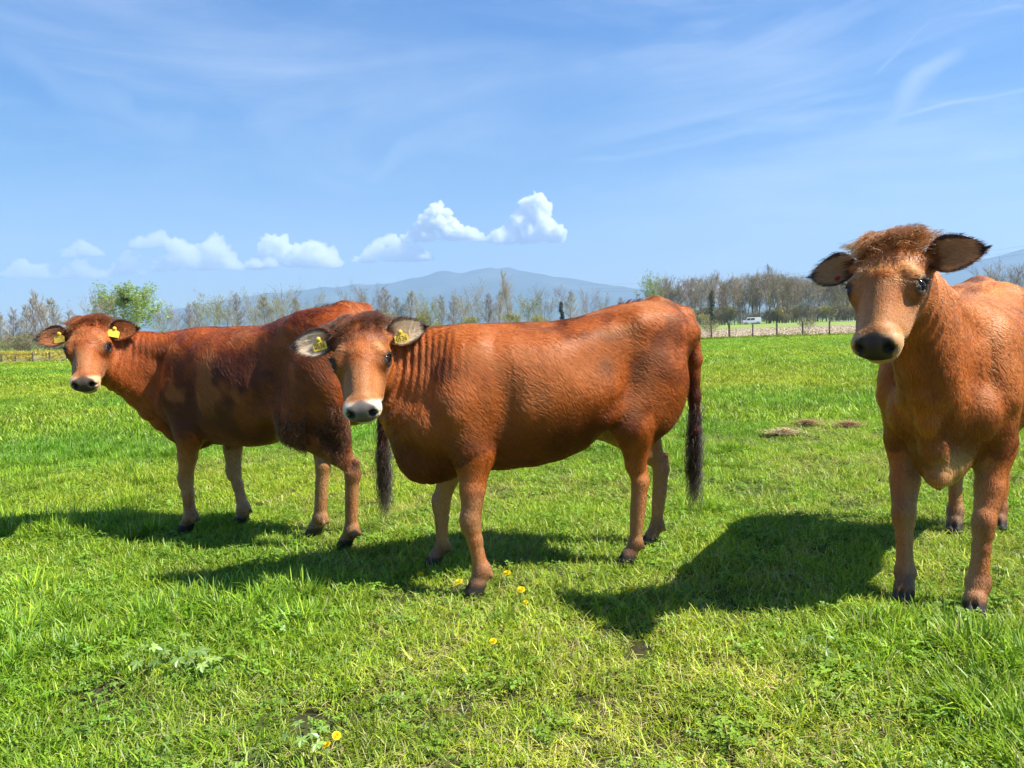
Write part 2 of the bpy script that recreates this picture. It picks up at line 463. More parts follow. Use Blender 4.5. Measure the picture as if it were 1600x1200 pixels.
def build_cow(cfg):
    rng = np.random.default_rng(cfg['seed'])
    S = Sdf()
    S.add('trunk', d_trunk, (-.86, -.36, .48), (.79, .36, 1.42), .05)
    # brisket, shoulders, hips
    S.el('trunk', (.575, 0, .645), (.145, .08, .12), .10)
    for sy in (1, -1):
        S.el('trunk', (.43, sy * .170, .90), (.14, .075, .28), .06)
        S.rc('trunk', (.36, sy * .15, 1.16), (.50, sy * .215, .86), .03, .04, .06)
        S.el('trunk', (.595, sy * .135, .81), (.085, .065, .10), .05)
        S.el('trunk', (.40, sy * .08, 1.165), (.12, .06, .075), .07)
        S.rc('trunk', (-.47, sy * .165, 1.255), (-.78, sy * .085, 1.20), .03, .03, .12)
        S.el('trunk', (-.80, sy * .085, 1.19), (.05, .05, .06), .07)
        S.el('trunk', (-.575, sy * .150, .93), (.165, .095, .25), .06)
        S.rc('trunk', (-.40, sy * .18, .86), (-.26, sy * .20, .78), .04, .03, .08)
        S.el('trunk', (-.27, sy * .375, 1.12), (.16, .08, .12), .14, 's')
        S.el('trunk', (.265, sy * .345, .84), (.05, .085, .26), .07, 's')
        S.el('trunk', (-.395, sy * .315, .96), (.06, .075, .17), .07, 's')
    S.el('trunk', (.10, 0, 1.243), (.5, .05, .02), .05)
    # legs
    feet = cfg['feet']                    # local x, y of LF, RF, LH, RH
    hooves = []
    for i, (fx, fy) in enumerate(feet):
        sy = 1 if i % 2 == 0 else -1
        f = np.array([fx, fy, 0.0])
        if i < 2:
            sh = np.array([.46, sy * .16, .92]); el = np.array([.40, sy * .165, .66])
            kn = el + (f - el) * np.array([.50, .55, .0]) + np.array([.035, 0, 0]); kn[2] = .365
            fe = f + (kn - f) * .28; fe[2] = .125; fe[0] -= .008
            g = 'leg'
            S.rc(g, sh, el, .115, .086, .05, sq=.75)
            S.rc(g, el, (el * .45 + kn * .55), .088, .056, .04, sq=.85); S.rc(g, (el * .45 + kn * .55), kn, .056, .041, .02)
            S.el(g, kn + [.008, 0, 0], (.043, .041, .058), .02)
            S.el(g, kn + [.004, 0, -.045], (.040, .039, .03), .02)
            mid = kn + (fe - kn) * .4
            S.rc(g, kn, mid, .038, .032, .02); S.rc(g, mid, fe, .032, .034, .02)
            S.el(g, fe - [.008, 0, 0], (.039, .038, .044), .02)
        else:
            stf = np.array([-.42, sy * .185, .73])
            hk = np.array([f[0] - .045, f[1] * .85 + sy * .02, .44]); 
            if 'hock' in cfg and cfg['hock'][i - 2] is not None: hk = np.array(cfg['hock'][i - 2])
            fe = f + (hk - f) * .25; fe[2] = .125
            g = 'leg'
            S.rc(g, (-.56, sy * .15, .98), stf, .155, .095, .06, sq=.7)
            S.rc(g, (-.63, sy * .14, .93), hk + [.03, 0, .10], .105, .036, .06, sq=.75)
            S.rc(g, stf, hk + [.015, 0, .04], .095, .038, .05, sq=.72)
            S.el(g, hk, (.040, .034, .058), .02)
            S.rc(g, hk + [-.030, 0, .075], hk + [-.022, 0, 0], .016, .022, .02)
            S.rc(g, hk, fe, .038, .033, .02)
            S.el(g, fe - [.008, 0, 0], (.039, .038, .044), .02)
        tow = np.array(cfg.get('toe', (1, 0, 0)), float)
        past = f + tow * .025 + [0, 0, .065]
        S.rc('leg', fe, past, .035, .036, .02)
        S.rc('leg', past, f + tow * .045 + [0, 0, .03], .036, .044, .02)
        for q in (1, -1):
            S.el('leg', fe + np.array([-.042, q * .02, -.02]), (.010, .009, .014), .010)
        S.rc('leg', f + tow * .115 + [0, 0, .02], f + tow * .05 + [0, 0, .075], .008, .004, .02, 's')
        hooves.append(f)
    # tail
    T = [np.array(p, float) for p in cfg['tail']]
    tr = np.linspace(.048, .02, len(T))
    S.rc('trunk', (-.66, 0, 1.335), T[0], .05, .048, .06)
    for a, b, ra, rb in zip(T[:-1], T[1:], tr[:-1], tr[1:]): S.rc('tail', a, b, ra, rb, .03)
    # neck and head
    HR, HP, HS = head_frame(cfg['poll'], cfg['vdir'], cfg['wdir'], cfg['hs'])
    HV = np.array([cfg.get('hu', 1.2), 1, 1]) * HS
    hpt = lambda u, v, w: HP + HR @ (np.array([u, v, w]) * HV)
    nu = cfg.get('neck_u', 0.0)
    nb = hpt(nu * .7, .07, -.125); nj = hpt(nu, cfg.get('jaw_v', .18), -.19)
    cr0 = np.array([.40, 0, 1.10]); th0 = np.array([.56, 0, .79])
    wv = HR[:, 2]
    def bez(p0, p1, p2, n):
        return [(1 - t) ** 2 * p0 + 2 * t * (1 - t) * p1 + t * t * p2 for t in np.linspace(0, 1, n)]
    def cub(p0, p1, p2, p3, n):
        return [(1 - t) ** 3 * p0 + 3 * t * (1 - t) ** 2 * p1 + 3 * t * t * (1 - t) * p2 + t ** 3 * p3 for t in np.linspace(0, 1, n)]
    nl = cfg.get('neck_back', .16)
    cr = cub(cr0, cr0 + np.array([.20, 0, .05]), nb - wv * nl + HR[:, 0] * nu, nb, 7)
    th = cub(th0, th0 + np.array([.15, 0, .04]), nj - wv * nl + HR[:, 0] * nu, nj, 7)
    tm = th[3]
    def rad(a, b, i): return a + (b - a) * (i / 6) ** .8
    for i in range(6):
        S.rc('neck', cr[i], cr[i + 1], rad(.12, .066, i), rad(.12, .066, i + 1), .06)
        S.rc('neck', th[i], th[i + 1], rad(.135, .060, i), rad(.135, .060, i + 1), .07)
        m0, m1 = (cr[i] + th[i]) / 2, (cr[i + 1] + th[i + 1]) / 2
        S.rc('neck', m0, m1, rad(.135, .072, i), rad(.135, .072, i + 1), .06)
    # dewlap: a hanging fold from the throat to the brisket
    dl = bez(hpt(nu, .19, -.24), np.array(tm) + np.array(cfg.get('dew', (.03, 0, -.13))), np.array(cfg.get('dewend', (.65, 0, .59))), 7)
    for i in range(6): S.rc('neck', dl[i], dl[i + 1], .020 + .003 * i, .023 + .003 * i, .04)
    if 'dew_tip' in cfg: S.rc('neck', (.70, 0, .56), cfg['dew_tip'], .045, .014, .03)
    hl = lambda P: ((P - HP) @ HR) / HV
    def hel(c, r, k=.04, op='u'):
        c_w = hpt(*c); rm = max(r) * HS * 1.2
        S.add('head', lambda P, c=c, r=r: d_el(hl(P), c, r) * HS, c_w - rm, c_w + rm, k * HS, op)
    def hrc(a, b, ra, rb, k=.04, op='u'):
        aw, bw = hpt(*a), hpt(*b); rm = max(ra, rb) * HS * 1.2
        S.add('head', lambda P, a=a, b=b: d_rc(hl(P), a, b, ra, rb) * HS, np.minimum(aw, bw) - rm, np.maximum(aw, bw) + rm, k * HS, op)
    hel((0, .09, -.105), (.108, .125, .105))
    hel((0, -.012, -.075), (.072, .062, .06), .05)
    hel((0, .15, -.068), (.098, .12, .056), .04)
    hrc((0, .19, -.085), (0, .40, -.080), .082, .058, .05)
    hrc((0, .20, -.035), (0, .40, -.042), .042, .034, .04)
    for q in (1, -1):
        hel((q * .092, .192, -.075), (.038, .055, .05), .035)
        hrc((q * .070, .150, -.034), (q * .102, .185, -.046), .024, .014, .03)         # brow
        hrc((q * .05, .14, -.16), (q * .04, .36, -.115), .068, .045, .05)
        hel((q * .055, .13, -.19), (.042, .085, .075), .05)
        hrc((q * .10, .06, -.10), (q * .135, .055, -.115), .036, .028, .04)           # ear root
        hel((q * .043, .452, -.056), (.034, .042, .038), .035)
    hrc((0, .15, -.215), (0, .42, -.15), .058, .036, .05)
    hel((0, .445, -.080), (.070, .058, .062), .04)
    hel((0, .43, -.145), (.055, .052, .032), .03)
    for q in (1, -1):
        hel((q * .124, .198, -.060), (.022, .028, .025), .010, 's')
        for (a_, b_) in (((.108, .180, -.090), (.124, .174, -.064)), ((.124, .174, -.064), (.108, .182, -.034))):       # upper lid
            hrc((q * a_[0], a_[1], a_[2]), (q * b_[0], b_[1], b_[2]), .010, .010, .012)
        hrc((q * .108, .216, -.086), (q * .112, .220, -.046), .009, .008, .014)
        hel((q * .045, .494, -.038), (.0125, .020, .017), .012, 's')
        hrc((q * .050, .485, -.040), (q * .064, .468, -.062), .009, .005, .012, 's')
    hel((0, .475, -.122), (.088, .065, .005), .014, 's')
    V, Q = S.mesh(cfg.get('res', .009))
    # neck wrinkles: shallow upright skin folds
    G = S.groups(V)
    gn = G['neck']; gt = G['trunk']; gh = G['head']; gl = G['leg']; gta = G['tail']
    N = vert_normals(V, Q)
    NC = np.array([(a + b) / 2 for a, b in zip(cr, th)])
    dn = np.linalg.norm(V[:, None, :] - NC[None], axis=2)
    wts = np.exp(-dn / .05); wts /= wts.sum(1, keepdims=True)
    along = wts @ np.arange(7)
    hc0 = hpt(0, .10, -.12); dh = np.linalg.norm((V - hc0) * [1, 1, .55], axis=1)
    DLP = np.array(dl); ddl = np.linalg.norm(V[:, None, :] - DLP[None], axis=2).min(1)
    wr = sstep(.012, .045, gh) * np.exp(-np.clip(dh - .18, 0, 1) / cfg.get('wrange', .13)) * sstep(.32, .46, V[:, 0]) * sstep(.05, .10, ddl) * sstep(.0, .06, gl)
    amp = np.clip(.75 + .9 * vnoise(V * [1, 1, .35], 8, 5), 0, 1)
    V = V + N * (wr * amp * cfg.get('wrinkle', .009) * np.sin(dh * 185 + 4.0 * vnoise(V * [1, 1, .4], 6, 13)))[:, None]
    # soft lumps everywhere
    V = V + N * (fbm(V, 5.0, cfg['seed'], 2) * .008 * sstep(.0, .06, gh))[:, None]
    Hh = hl(V)                                                # creases over and beside the eyes
    ef = np.exp(-((np.abs(Hh[:, 0]) - .085) / .03) ** 2 - ((Hh[:, 1] - .145) / .035) ** 2) * (gh < .02)
    V = V + N * (ef * .0028 * np.sin(Hh[:, 1] * 330 + np.abs(Hh[:, 0]) * 160))[:, None]
    ff = np.exp(-(Hh[:, 0] / .06) ** 2 - ((Hh[:, 1] - .12) / .06) ** 2) * (gh < .02) * (Hh[:, 2] > -.08)
    V = V + N * (ff * .0016 * np.sin(np.abs(Hh[:, 0]) * 190 + 1.5 * vnoise(V, 25, 3)))[:, None]
    N = vert_normals(V, Q)
    # ---- colour and coat flow, per vertex
    base = np.array(cfg['base']); dark = np.array(cfg['dark']); tan = np.array(cfg['tan']); cream = np.array(cfg['cream'])
    ink = np.array([.012, .009, .008])
    def mixc(c, d, f): return c + (np.asarray(d) - c) * np.clip(f, 0, 1)[:, None]
    def coat(V, N, G):
        gn, gt, gh, gl, gta = (G[k] for k in ('neck', 'trunk', 'head', 'leg', 'tail'))
        H = hl(V); u, v, w = H.T; au = np.abs(u)
        n1 = fbm(V, 3.2, cfg['seed'] + 1, 3); n2 = fbm(V, 11.0, cfg['seed'] + 2, 2)
        c = np.tile(base, (len(V), 1))
        c = mixc(c, tan, np.clip(.25 + .9 * n1, 0, 1) * cfg.get('patch', .45))
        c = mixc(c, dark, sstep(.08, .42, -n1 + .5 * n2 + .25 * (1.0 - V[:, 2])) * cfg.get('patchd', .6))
        inh = gh < .02
        z = V[:, 2]
        # belly and girth: darker coat with underside shade painted in; back ridge darker
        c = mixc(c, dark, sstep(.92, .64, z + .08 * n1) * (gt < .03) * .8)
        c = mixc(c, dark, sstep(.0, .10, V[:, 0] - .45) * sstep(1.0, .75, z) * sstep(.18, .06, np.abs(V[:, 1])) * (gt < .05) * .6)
        c = mixc(c, dark, sstep(.05, .02, np.abs(V[:, 1])) * (N[:, 2] > .8) * (z > 1.2) * .6 * (gt < .05))
        # lower legs tan, feet dark
        lg = (gl < .02) & (z < .75)
        shank = np.array(cfg.get('shank', (.50, .27, .11)))
        c = mixc(c, shank, lg * sstep(.66, .34, z + .05 * n1) * cfg.get('legtan', .6) * np.clip(.8 + .6 * n2, .3, 1))
        c = mixc(c, shank, lg * sstep(-.2, .6, -N[:, 1] * np.sign(V[:, 1])) * .7)
        c = mixc(c, [.10, .07, .045], lg * sstep(.20, .07, z + .06 * n2) * .65)
        c = mixc(c, [.035, .028, .022], lg * sstep(.085, .06, z))
        c = mixc(c, cream, (gt < .03) * (z < .9) * sstep(.16, .06, np.abs(V[:, 1])) * (V[:, 0] < -.40) * .6)
        # tail
        c = mixc(c, dark * .6, (gta < .012) * sstep(1.15, .8, z))
        # head
        hm = sstep(.04, .0, gh)
        c = mixc(c, dark, hm * sstep(.26, .10, v) * np.clip(.42 + 1.1 * n2, 0, .8))
        face = np.array(cfg.get('face', (.52, .245, .085)))
        c = mixc(c, face, hm * sstep(.16, .32, v) * np.clip(.75 + .6 * n2, .3, 1))
        c = mixc(c, face * 1.05, hm * np.exp(-((au - .085) / .03) ** 2 - ((v - .155) / .05) ** 2) * .9)
        c = mixc(c, dark * .5, hm * sstep(.06, .11, au) * sstep(.21, .26, v) * sstep(.44, .36, v) * sstep(-.03, -.07, w) * sstep(-.16, -.10, w) * cfg.get('cheek', .6))
        ring = sstep(.398, .425, v + .03 * np.clip((-w - .06) / .06, -1, 1) + .008 * n2) * hm
        c = mixc(c, cream, ring * cfg.get('ring', 1.0))
        pad = sstep(.440, .452, v + .012 * np.cos(au * 60)) * sstep(.066, .056, au + .28 * np.clip(-w - .05, 0, 1) + .05 * np.clip(.47 - v, 0, 1)) * sstep(-.116, -.104, w) * hm
        c = mixc(c, cfg['nose'], pad)
        # eye surround
        er = np.sqrt(((au - .118) / 1.0) ** 2 + ((v - .198) / 1.0) ** 2 + ((w + .060) / 1.0) ** 2)
        c = mixc(c, [.02, .014, .012], hm * sstep(.050, .034, er))
        nos = np.sqrt(((au - .047) / 1.0) ** 2 + ((v - .487) / 1.0) ** 2 + ((w + .040) / 1.0) ** 2)
        c = mixc(c, ink * .6, hm * sstep(.026, .016, nos))
        if 'paint' in cfg: c = cfg['paint'](V, N, c, mixc, n1, n2)
        return c, H, pad, er, nos, ring
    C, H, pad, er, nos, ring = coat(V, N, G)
    # flow of the hair
    zhat = np.array([0, 0, 1.0])
    f_tr = np.tile(np.array([-.75, 0, -.65]), (len(V), 1))
    f_lg = np.tile(np.array([-.12, 0, -1.0]), (len(V), 1))
    nd = np.array([(cr[0] + th[0]) - (cr[6] + th[6])])[0]; nd /= np.linalg.norm(nd)
    f_nk = np.tile(nd * .35 + np.array([-.1, 0, -.85]), (len(V), 1))
    u, v, w = H.T
    hd = np.stack([u * 4.0, np.where(v > .20, 1.0, -1.0) * np.clip(np.abs(v - .20) * 12, .2, 1.0), np.zeros_like(u)], 1)
    hd[w < -.12] = [0, -.4, -1]
    f_hd = hd @ HR.T
    W = np.stack([np.exp(-np.clip(g, 0, 1) / .02) for g in (gt, gl * 1.0 + (V[:, 2] > .72) * .05, gn, gh)], 1) + 1e-9
    W /= W.sum(1, keepdims=True)
    FL = W[:, :1] * f_tr + W[:, 1:2] * f_lg + W[:, 2:3] * f_nk + W[:, 3:] * f_hd
    FL[gta < .01] = [0, 0, -1]
    LEN = W @ np.array([.021, .0105, .019, .0085])
    LEN = np.where((gh < .02) & (v < .20) & (w > -.14), LEN * 1.6, LEN); LEN[ring > .5] = .004; LEN[pad > .3] = 0; LEN[er < .036] = 0; LEN[nos < .026] = 0
    LEN[V[:, 2] < .075] = 0
    LEN[(gt < .03) & (V[:, 2] < .62)] *= 1.4
    if 'long' in cfg: LEN = cfg['long'](V, LEN)
    GHEAD = gh < .02
    # ears, welded into the same mesh
    vo, eo = len(V), []
    Vs, Qs, Cs, FLs, LENs, EARD = [V], [Q], [C], [FL], [LEN], []
    cnt = len(V)
    for q, (sgn, ed, od, ln, wd) in enumerate(cfg['ears']):
        e_w = HR @ np.array(ed); o_w = HR @ np.array(od)
        b_w = hpt(sgn * .112, .055, -.10)
        ve, qe, de = make_ear(sgn, e_w, o_w, b_w, ln * HS, wd * HS, cfg.get('cup', .9))
        s, t, fr = de.T
        ce = np.tile(base * .75, (len(ve), 1))
        rim = np.clip(sstep(.70, .95, np.abs(t)) + sstep(.84, .97, s), 0, 1) * sstep(.12, .3, s)
        ce = mixc(ce, cfg['earin'], fr * (1 - rim) * sstep(.15, .45, s))
        ce = mixc(ce, ink * 1.4, rim * cfg.get('rim', .9))
        ce = mixc(ce, ink * 1.5, fr * sstep(.36, .12, s) * .75)
        Vs.append(ve); Qs.append(qe + cnt); Cs.append(ce)
        FLs.append(np.tile(e_w, (len(ve), 1))); LENs.append(np.where(rim > .3, .015, .016))
        EARD.append((e_w / np.linalg.norm(e_w), o_w, b_w, ve, de))
        cnt += len(ve)
    V = np.concatenate(Vs); Q = np.concatenate(Qs); C = np.concatenate(Cs); FL = np.concatenate(FLs); LEN = np.concatenate(LENs)
    N = vert_normals(V, Q)
    sc = cfg['scale']
    root = empty('cow', cfg['loc'], cfg['rz']); root.scale = (sc, sc, sc)
    tag(root, cfg['label'], 'cow', 'cows standing in the pasture')
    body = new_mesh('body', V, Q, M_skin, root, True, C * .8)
    # ---- coat
    tri = np.concatenate([Q[:, [0, 1, 2]], Q[:, [0, 2, 3]]])
    A = np.linalg.norm(np.cross(V[tri[:, 1]] - V[tri[:, 0]], V[tri[:, 2]] - V[tri[:, 0]]), axis=1)
    LT = LEN[tri].mean(1); A = A * (LT > .003)
    hmul = np.where(LT < .0145, 2.6, 1.0) * np.where(np.isin(tri[:, 0], np.nonzero(GHEAD)[0]), 1.6, 1.0)
    nh = cfg.get('hairs', 150000)
    ti = rng.choice(len(tri), nh, p=(A * hmul) / (A * hmul).sum())
    r1 = np.sqrt(rng.random(nh)); r2 = rng.random(nh)
    B = np.stack([1 - r1, r1 * (1 - r2), r1 * r2], 1)[:, :, None]
    T3 = tri[ti]
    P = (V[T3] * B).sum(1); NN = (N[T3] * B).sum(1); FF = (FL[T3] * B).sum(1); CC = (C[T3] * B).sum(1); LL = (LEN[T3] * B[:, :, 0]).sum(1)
    NN /= np.linalg.norm(NN, axis=1, keepdims=True) + 1e-9
    F0 = FF / (np.linalg.norm(FF, axis=1, keepdims=True) + 1e-9)
    Ps = P - F0 * ((P * F0).sum(1) * .93)[:, None]            # squeezed along the lie of the coat, so that noise gives streaks
    sw = np.stack([fbm(P, 5, 31, 2), fbm(P, 5, 47, 2), fbm(P, 5, 59, 2)], 1)
    fine = np.stack([vnoise(Ps, 60, 7), vnoise(Ps, 60, 8), vnoise(Ps, 60, 9)], 1)
    FF = FF + sw * .50 + fine * .09 + rng.normal(0, .08, FF.shape)
    FF -= NN * (FF * NN).sum(1, keepdims=True)
    FF /= np.linalg.norm(FF, axis=1, keepdims=True) + 1e-9
    lift = .055 + .03 * fbm(Ps, 14, 77, 2) + rng.normal(0, .03, nh)
    LL = LL * (.7 + .6 * rng.random(nh)) * (1 + .35 * fbm(P, 6, 91, 2))
    k1 = P + (FF * .62 + NN * (lift + .11)[:, None]) * (LL * .5)[:, None]
    k2 = P + (FF * 1.0 + NN * (lift * .75)[:, None]) * LL[:, None]
    clump = .45 * fbm(Ps, 42, 5, 2) + 1.1 * fbm(Ps, 15, 6, 2)
    CC = CC * np.clip(1 + .42 * clump + rng.normal(0, .24, nh), .3, 2.0)[:, None]
    CC = np.clip(CC, .004, .95)
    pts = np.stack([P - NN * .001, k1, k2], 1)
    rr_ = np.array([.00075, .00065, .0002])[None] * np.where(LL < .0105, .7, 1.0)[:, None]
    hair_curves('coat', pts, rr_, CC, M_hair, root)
    # ---- poll mop, ridge tufts, tail switch, ear fringes: long strands
    strands, scol, srad = [], [], []
    def strand(p, d0, d1, ln, col, r=.0008, curl=.0, k=7):
        d0 = np.asarray(d0, float); d1 = np.asarray(d1, float)
        pts_ = [np.asarray(p, float)]; ph = rng.random() * 6.28; a = np.cross(d0, [.3, .5, .8]); a /= np.linalg.norm(a) + 1e-9
        b = np.cross(d0 / np.linalg.norm(d0), a)
        fq = rng.uniform(2.5, 4.5)
        for i in range(1, k):
            t = i / (k - 1); d = d0 * (1 - t) + d1 * t; d /= np.linalg.norm(d)
            pts_.append(pts_[-1] + d * ln / (k - 1) + curl * ln * .22 * (a * math.cos(ph + fq * t * 3) + b * math.sin(ph + fq * t * 3)))
        strands.append(pts_); scol.append(np.clip(col, .003, .95)); srad.append(np.linspace(r, r * .25, k))
    mop = np.array(cfg.get('mop', dark))
    nm_ = cfg.get('nmop', 3000)
    MUV = np.stack([rng.normal(0, .055, nm_), np.abs(rng.normal(0, .055, nm_)) - .05, np.zeros(nm_)], 1)
    MS3, MS4 = vnoise(MUV, 22, 3), vnoise(MUV + [0, 0, .23], 22, 4)
    for i in range(nm_):
        uu, vv = MUV[i, 0] * .82, MUV[i, 1]
        ww = -.02 - .5 * max(0, abs(uu) - .03) - .9 * max(0, -vv)
        p = hpt(uu, vv, ww - .015)
        n3 = cfg.get('mopdir', (0, .5, .4))
        sw3, sw4 = MS3[i], MS4[i]
        d0 = HR @ np.array([uu * 5 + sw3 * 1.1, -1.0 + .6 * sw4, .45 + .6 * rng.random()]); d1 = HR @ np.array([uu * 9 + sw4 * 1.2, n3[1] + .6 * sw3, n3[2] - .2])
        strand(p, d0, d1, rng.uniform(.035, .085) * cfg.get('moplen', 1), mop * rng.uniform(.55, 1.45) * (1 + .5 * sw3), .0013, .75)
    for i in range(140):                                       # dark tufts standing on the hip ridge
        x = rng.choice([-.50, -.56, -.70]) + rng.normal(0, .035); y = rng.normal(0, .02)
        z = np.interp(x, ST[:, 0], ST[:, 1]) - .01
        strand((x, y, z), (-.3, y * 5, 1), (-1, 0, .5), rng.uniform(.025, .05), dark * .35, .0009, .3, 5)
    te = T[-1]
    for i in range(cfg.get('nswitch', 1500)):                   # tail switch
        t = rng.random() ** .7; k0 = int(t * (len(T) - 1 - 1e-6)); fr = t * (len(T) - 1) - k0
        if T[k0][2] > cfg.get('switch_z', .78): continue
        p = T[k0] * (1 - fr) + T[k0 + 1] * fr + rng.normal(0, .010, 3)
        lock = rng.integers(0, 9); la = lock * .7
        lv = np.array([math.cos(la), math.sin(la), 0]) * .10
        strand(p, lv + [0, 0, -1], lv * .2 + rng.normal(0, .05, 3) + [0, 0, -1], rng.uniform(.12, .34), np.array([.020, .013, .009]) * rng.uniform(.6, 2.2), .0014, .32, 9)
    for i in range(500):                                       # hairy tail shaft
        t = rng.random(); k0 = int(t * (len(T) - 1 - 1e-6)); fr = t * (len(T) - 1) - k0
        p = T[k0] * (1 - fr) + T[k0 + 1] * fr + rng.normal(0, .014, 3)
        strand(p, (rng.normal(0, .25), rng.normal(0, .25), -1), (0, 0, -1), rng.uniform(.03, .06), dark * rng.uniform(.35, 1.0), .0009, .2, 4)
    for (e_w, o_w, b_w, ve, de), (sgn, ed, od, ln, wd) in zip(EARD, cfg['ears']):
        sel = np.nonzero((de[:, 2] == 1))[0]
        for i in range(cfg.get('nearh', 800)):
            k0 = rng.choice(sel); s, t, _ = de[k0]
            if s < .08: continue
            edge = abs(t) > .75 or s > .9
            cc_ = ink * 1.6 if edge else np.array(cfg['earin']) * rng.uniform(.8, 1.3)
            if not edge and s < .30: cc_ = np.array(cfg['earin']) * rng.uniform(.1, .6)
            down = HR @ np.array([0, .6, .2])
            p = ve[k0] + rng.normal(0, .003, 3)
            strand(p, e_w * .6 + o_w * .35 + down * .2, e_w * (.9 if edge else .5) + down * (.35 if edge else .8), rng.uniform(.016, .03) * (.75 if edge else 1.2), cc_, .00055, .12, 5)
    # lashes
    for q in (1, -1):
        for i in range(26):
            a = rng.uniform(-1.1, 1.1)
            p = hpt(q * .130, .172 + .003 * abs(a), -.064 + .024 * a)
            strand(p, HR @ np.array([q * 1, -.1, .2 * a]), HR @ np.array([q * .6, .6, .25 * a]), .022, ink, .0006, 0, 4)
    if 'extra' in cfg: cfg['extra'](strand, rng, V, N, hpt)
    kk = max(len(s_) for s_ in strands)
    def resamp(a, k):
        a = np.asarray(a); x = np.linspace(0, 1, len(a)); xi = np.linspace(0, 1, k)
        return np.stack([np.interp(xi, x, a[:, j]) for j in range(3)], 1) if a.ndim == 2 else np.interp(xi, x, a)
    hair_curves('long_hair', np.array([resamp(s_, kk) for s_ in strands]), np.array([resamp(r_, kk) for r_ in srad]), np.array(scol), M_hair, root)
    # ---- eyes
    for q in (1, -1):
        c0 = hpt(q * .104, .197, -.063); r = .0285 * HS
        vs, fs = [], []
        for i in range(13):
            for j in range(20):
                a, b = math.pi * i / 12, 2 * math.pi * j / 20
                vs.append(HR @ np.array([math.sin(a) * math.cos(b), math.sin(a) * math.sin(b) * 1.05, math.cos(a)]) * r + c0)
        for i in range(12):
            for j in range(20):
                fs.append((i * 20 + j, i * 20 + (j + 1) % 20, (i + 1) * 20 + (j + 1) % 20, (i + 1) * 20 + j))
        new_mesh('eye', vs, fs, M_eye, root)
    # ---- ear tags
    for tg in cfg.get('tags', []):
        e_w, o_w, b_w, ve, de = EARD[tg['ear']]
        k0 = np.argmin(np.abs(de[:, 0] - tg['s']) + np.abs(de[:, 1] - tg['t']) + (de[:, 2] != 1))
        p = ve[k0]
        nrm = np.array(Vector(tg['n']).normalized()); up = np.array(tg['up'], float); up -= nrm * (up @ nrm); up /= np.linalg.norm(up); rt = np.cross(up, nrm)
        p = p + nrm * tg.get('off', .022) - up * tg.get('drop', .022)
        w2, h2 = tg.get('w', .033), tg.get('h', .066)
        out = [(-.30, .45), (.30, .45), (.34, .12), (.95, -.12), (1, -.9), (.88, -1), (-.88, -1), (-1, -.9), (-.95, -.12), (-.34, .12)]
        vs = [p + rt * (a * w2) + up * ((b - .3) * h2 * .62) + nrm * dz for dz in (0, .0025) for a, b in out]
        m_ = len(out)
        fs = [tuple(range(m_))[::-1], tuple(range(m_, 2 * m_))] + [(i, (i + 1) % m_, m_ + (i + 1) % m_, m_ + i) for i in range(m_)]
        t_o = new_mesh('ear_tag', vs, fs, M_tag if not tg.get('red') else M_tagred, root, False)
        bt, bf = tube_mesh([[(p + nrm * -.004, .010), (p + nrm * .008, .010), (p + nrm * .010, .006)]], 10)
        new_mesh('button', bt, bf, M_tag if not tg.get('red') else M_tagred, t_o)
        if tg.get('text'):
            fc = bpy.data.curves.new('number', 'FONT'); fc.body = tg['text']; fc.size = 1.0; fc.align_x = 'CENTER'; fc.align_y = 'CENTER'
            fo = bpy.data.objects.new('number', fc); COL.objects.link(fo)
            bpy.context.view_layer.update()
            me = bpy.data.meshes.new_from_object(fo.evaluated_get(bpy.context.evaluated_depsgraph_get()))
            COL.objects.unlink(fo); bpy.data.objects.remove(fo)
            co = np.empty(len(me.vertices) * 3); me.vertices.foreach_get('co', co); co = co.reshape(-1, 3)
            q_ = p + np.outer(co[:, 0] * .0255 , rt) + np.outer(co[:, 1] * .034 - .034, up) + nrm * .0032
            me.vertices.foreach_set('co', q_.astype(np.float32).ravel()); me.materials.append(M_ink); me.update()
            no = bpy.data.objects.new('number', me); COL.objects.link(no); no.parent = t_o
    return root

# ------------------------------------------------------------------ the three cows
def place(cfg, feetpx, scale, poll, muzzle, wdir, mid=-.06):
    W = [ground_at(*p) for p in feetpx]
    fm = (W[0] + W[1]) / 2; hm = (W[2] + W[3]) / 2
    hd = cfg.pop('heading', None) or (fm - hm); hd = Vector(hd).normalized()
    rz = math.atan2(hd.y, hd.x)
    c = cfg.pop('centre', None) or (fm + hm) / 2
    loc = Vector(c) - hd * (mid * scale); loc.z = 0
    inv = Matrix.Rotation(-rz, 3, 'Z')
    L = lambda p: inv @ (Vector(p) - loc) / scale
    cfg['feet'] = [tuple(L(w))[:2] for w in W]
    p0, p1 = at_depth(*poll), at_depth(*muzzle)
    cfg['poll'] = tuple(L(p0)); cfg['vdir'] = tuple(inv @ (p1 - p0)); cfg['wdir'] = tuple(inv @ Vector(wdir))
    cfg['hs'] = (p1 - p0).length / .5 / scale
    cfg['loc'] = loc; cfg['rz'] = rz; cfg['scale'] = scale
    cfg['L'] = L; cfg['inv'] = inv
    for k in ('crest_w', 'throat_w'):
        if k in cfg: cfg[k.replace('_w', '_mid')] = tuple(L(at_depth(*cfg[k])))
    if 'tail_w' in cfg: cfg['tail'] = [tuple(L(at_depth(*p))) for p in cfg['tail_w']]
    for t in cfg.get('tags', []):
        t['n'] = tuple(inv @ Vector(t['n'])); t['up'] = tuple(inv @ Vector(t['up']))
    return cfg

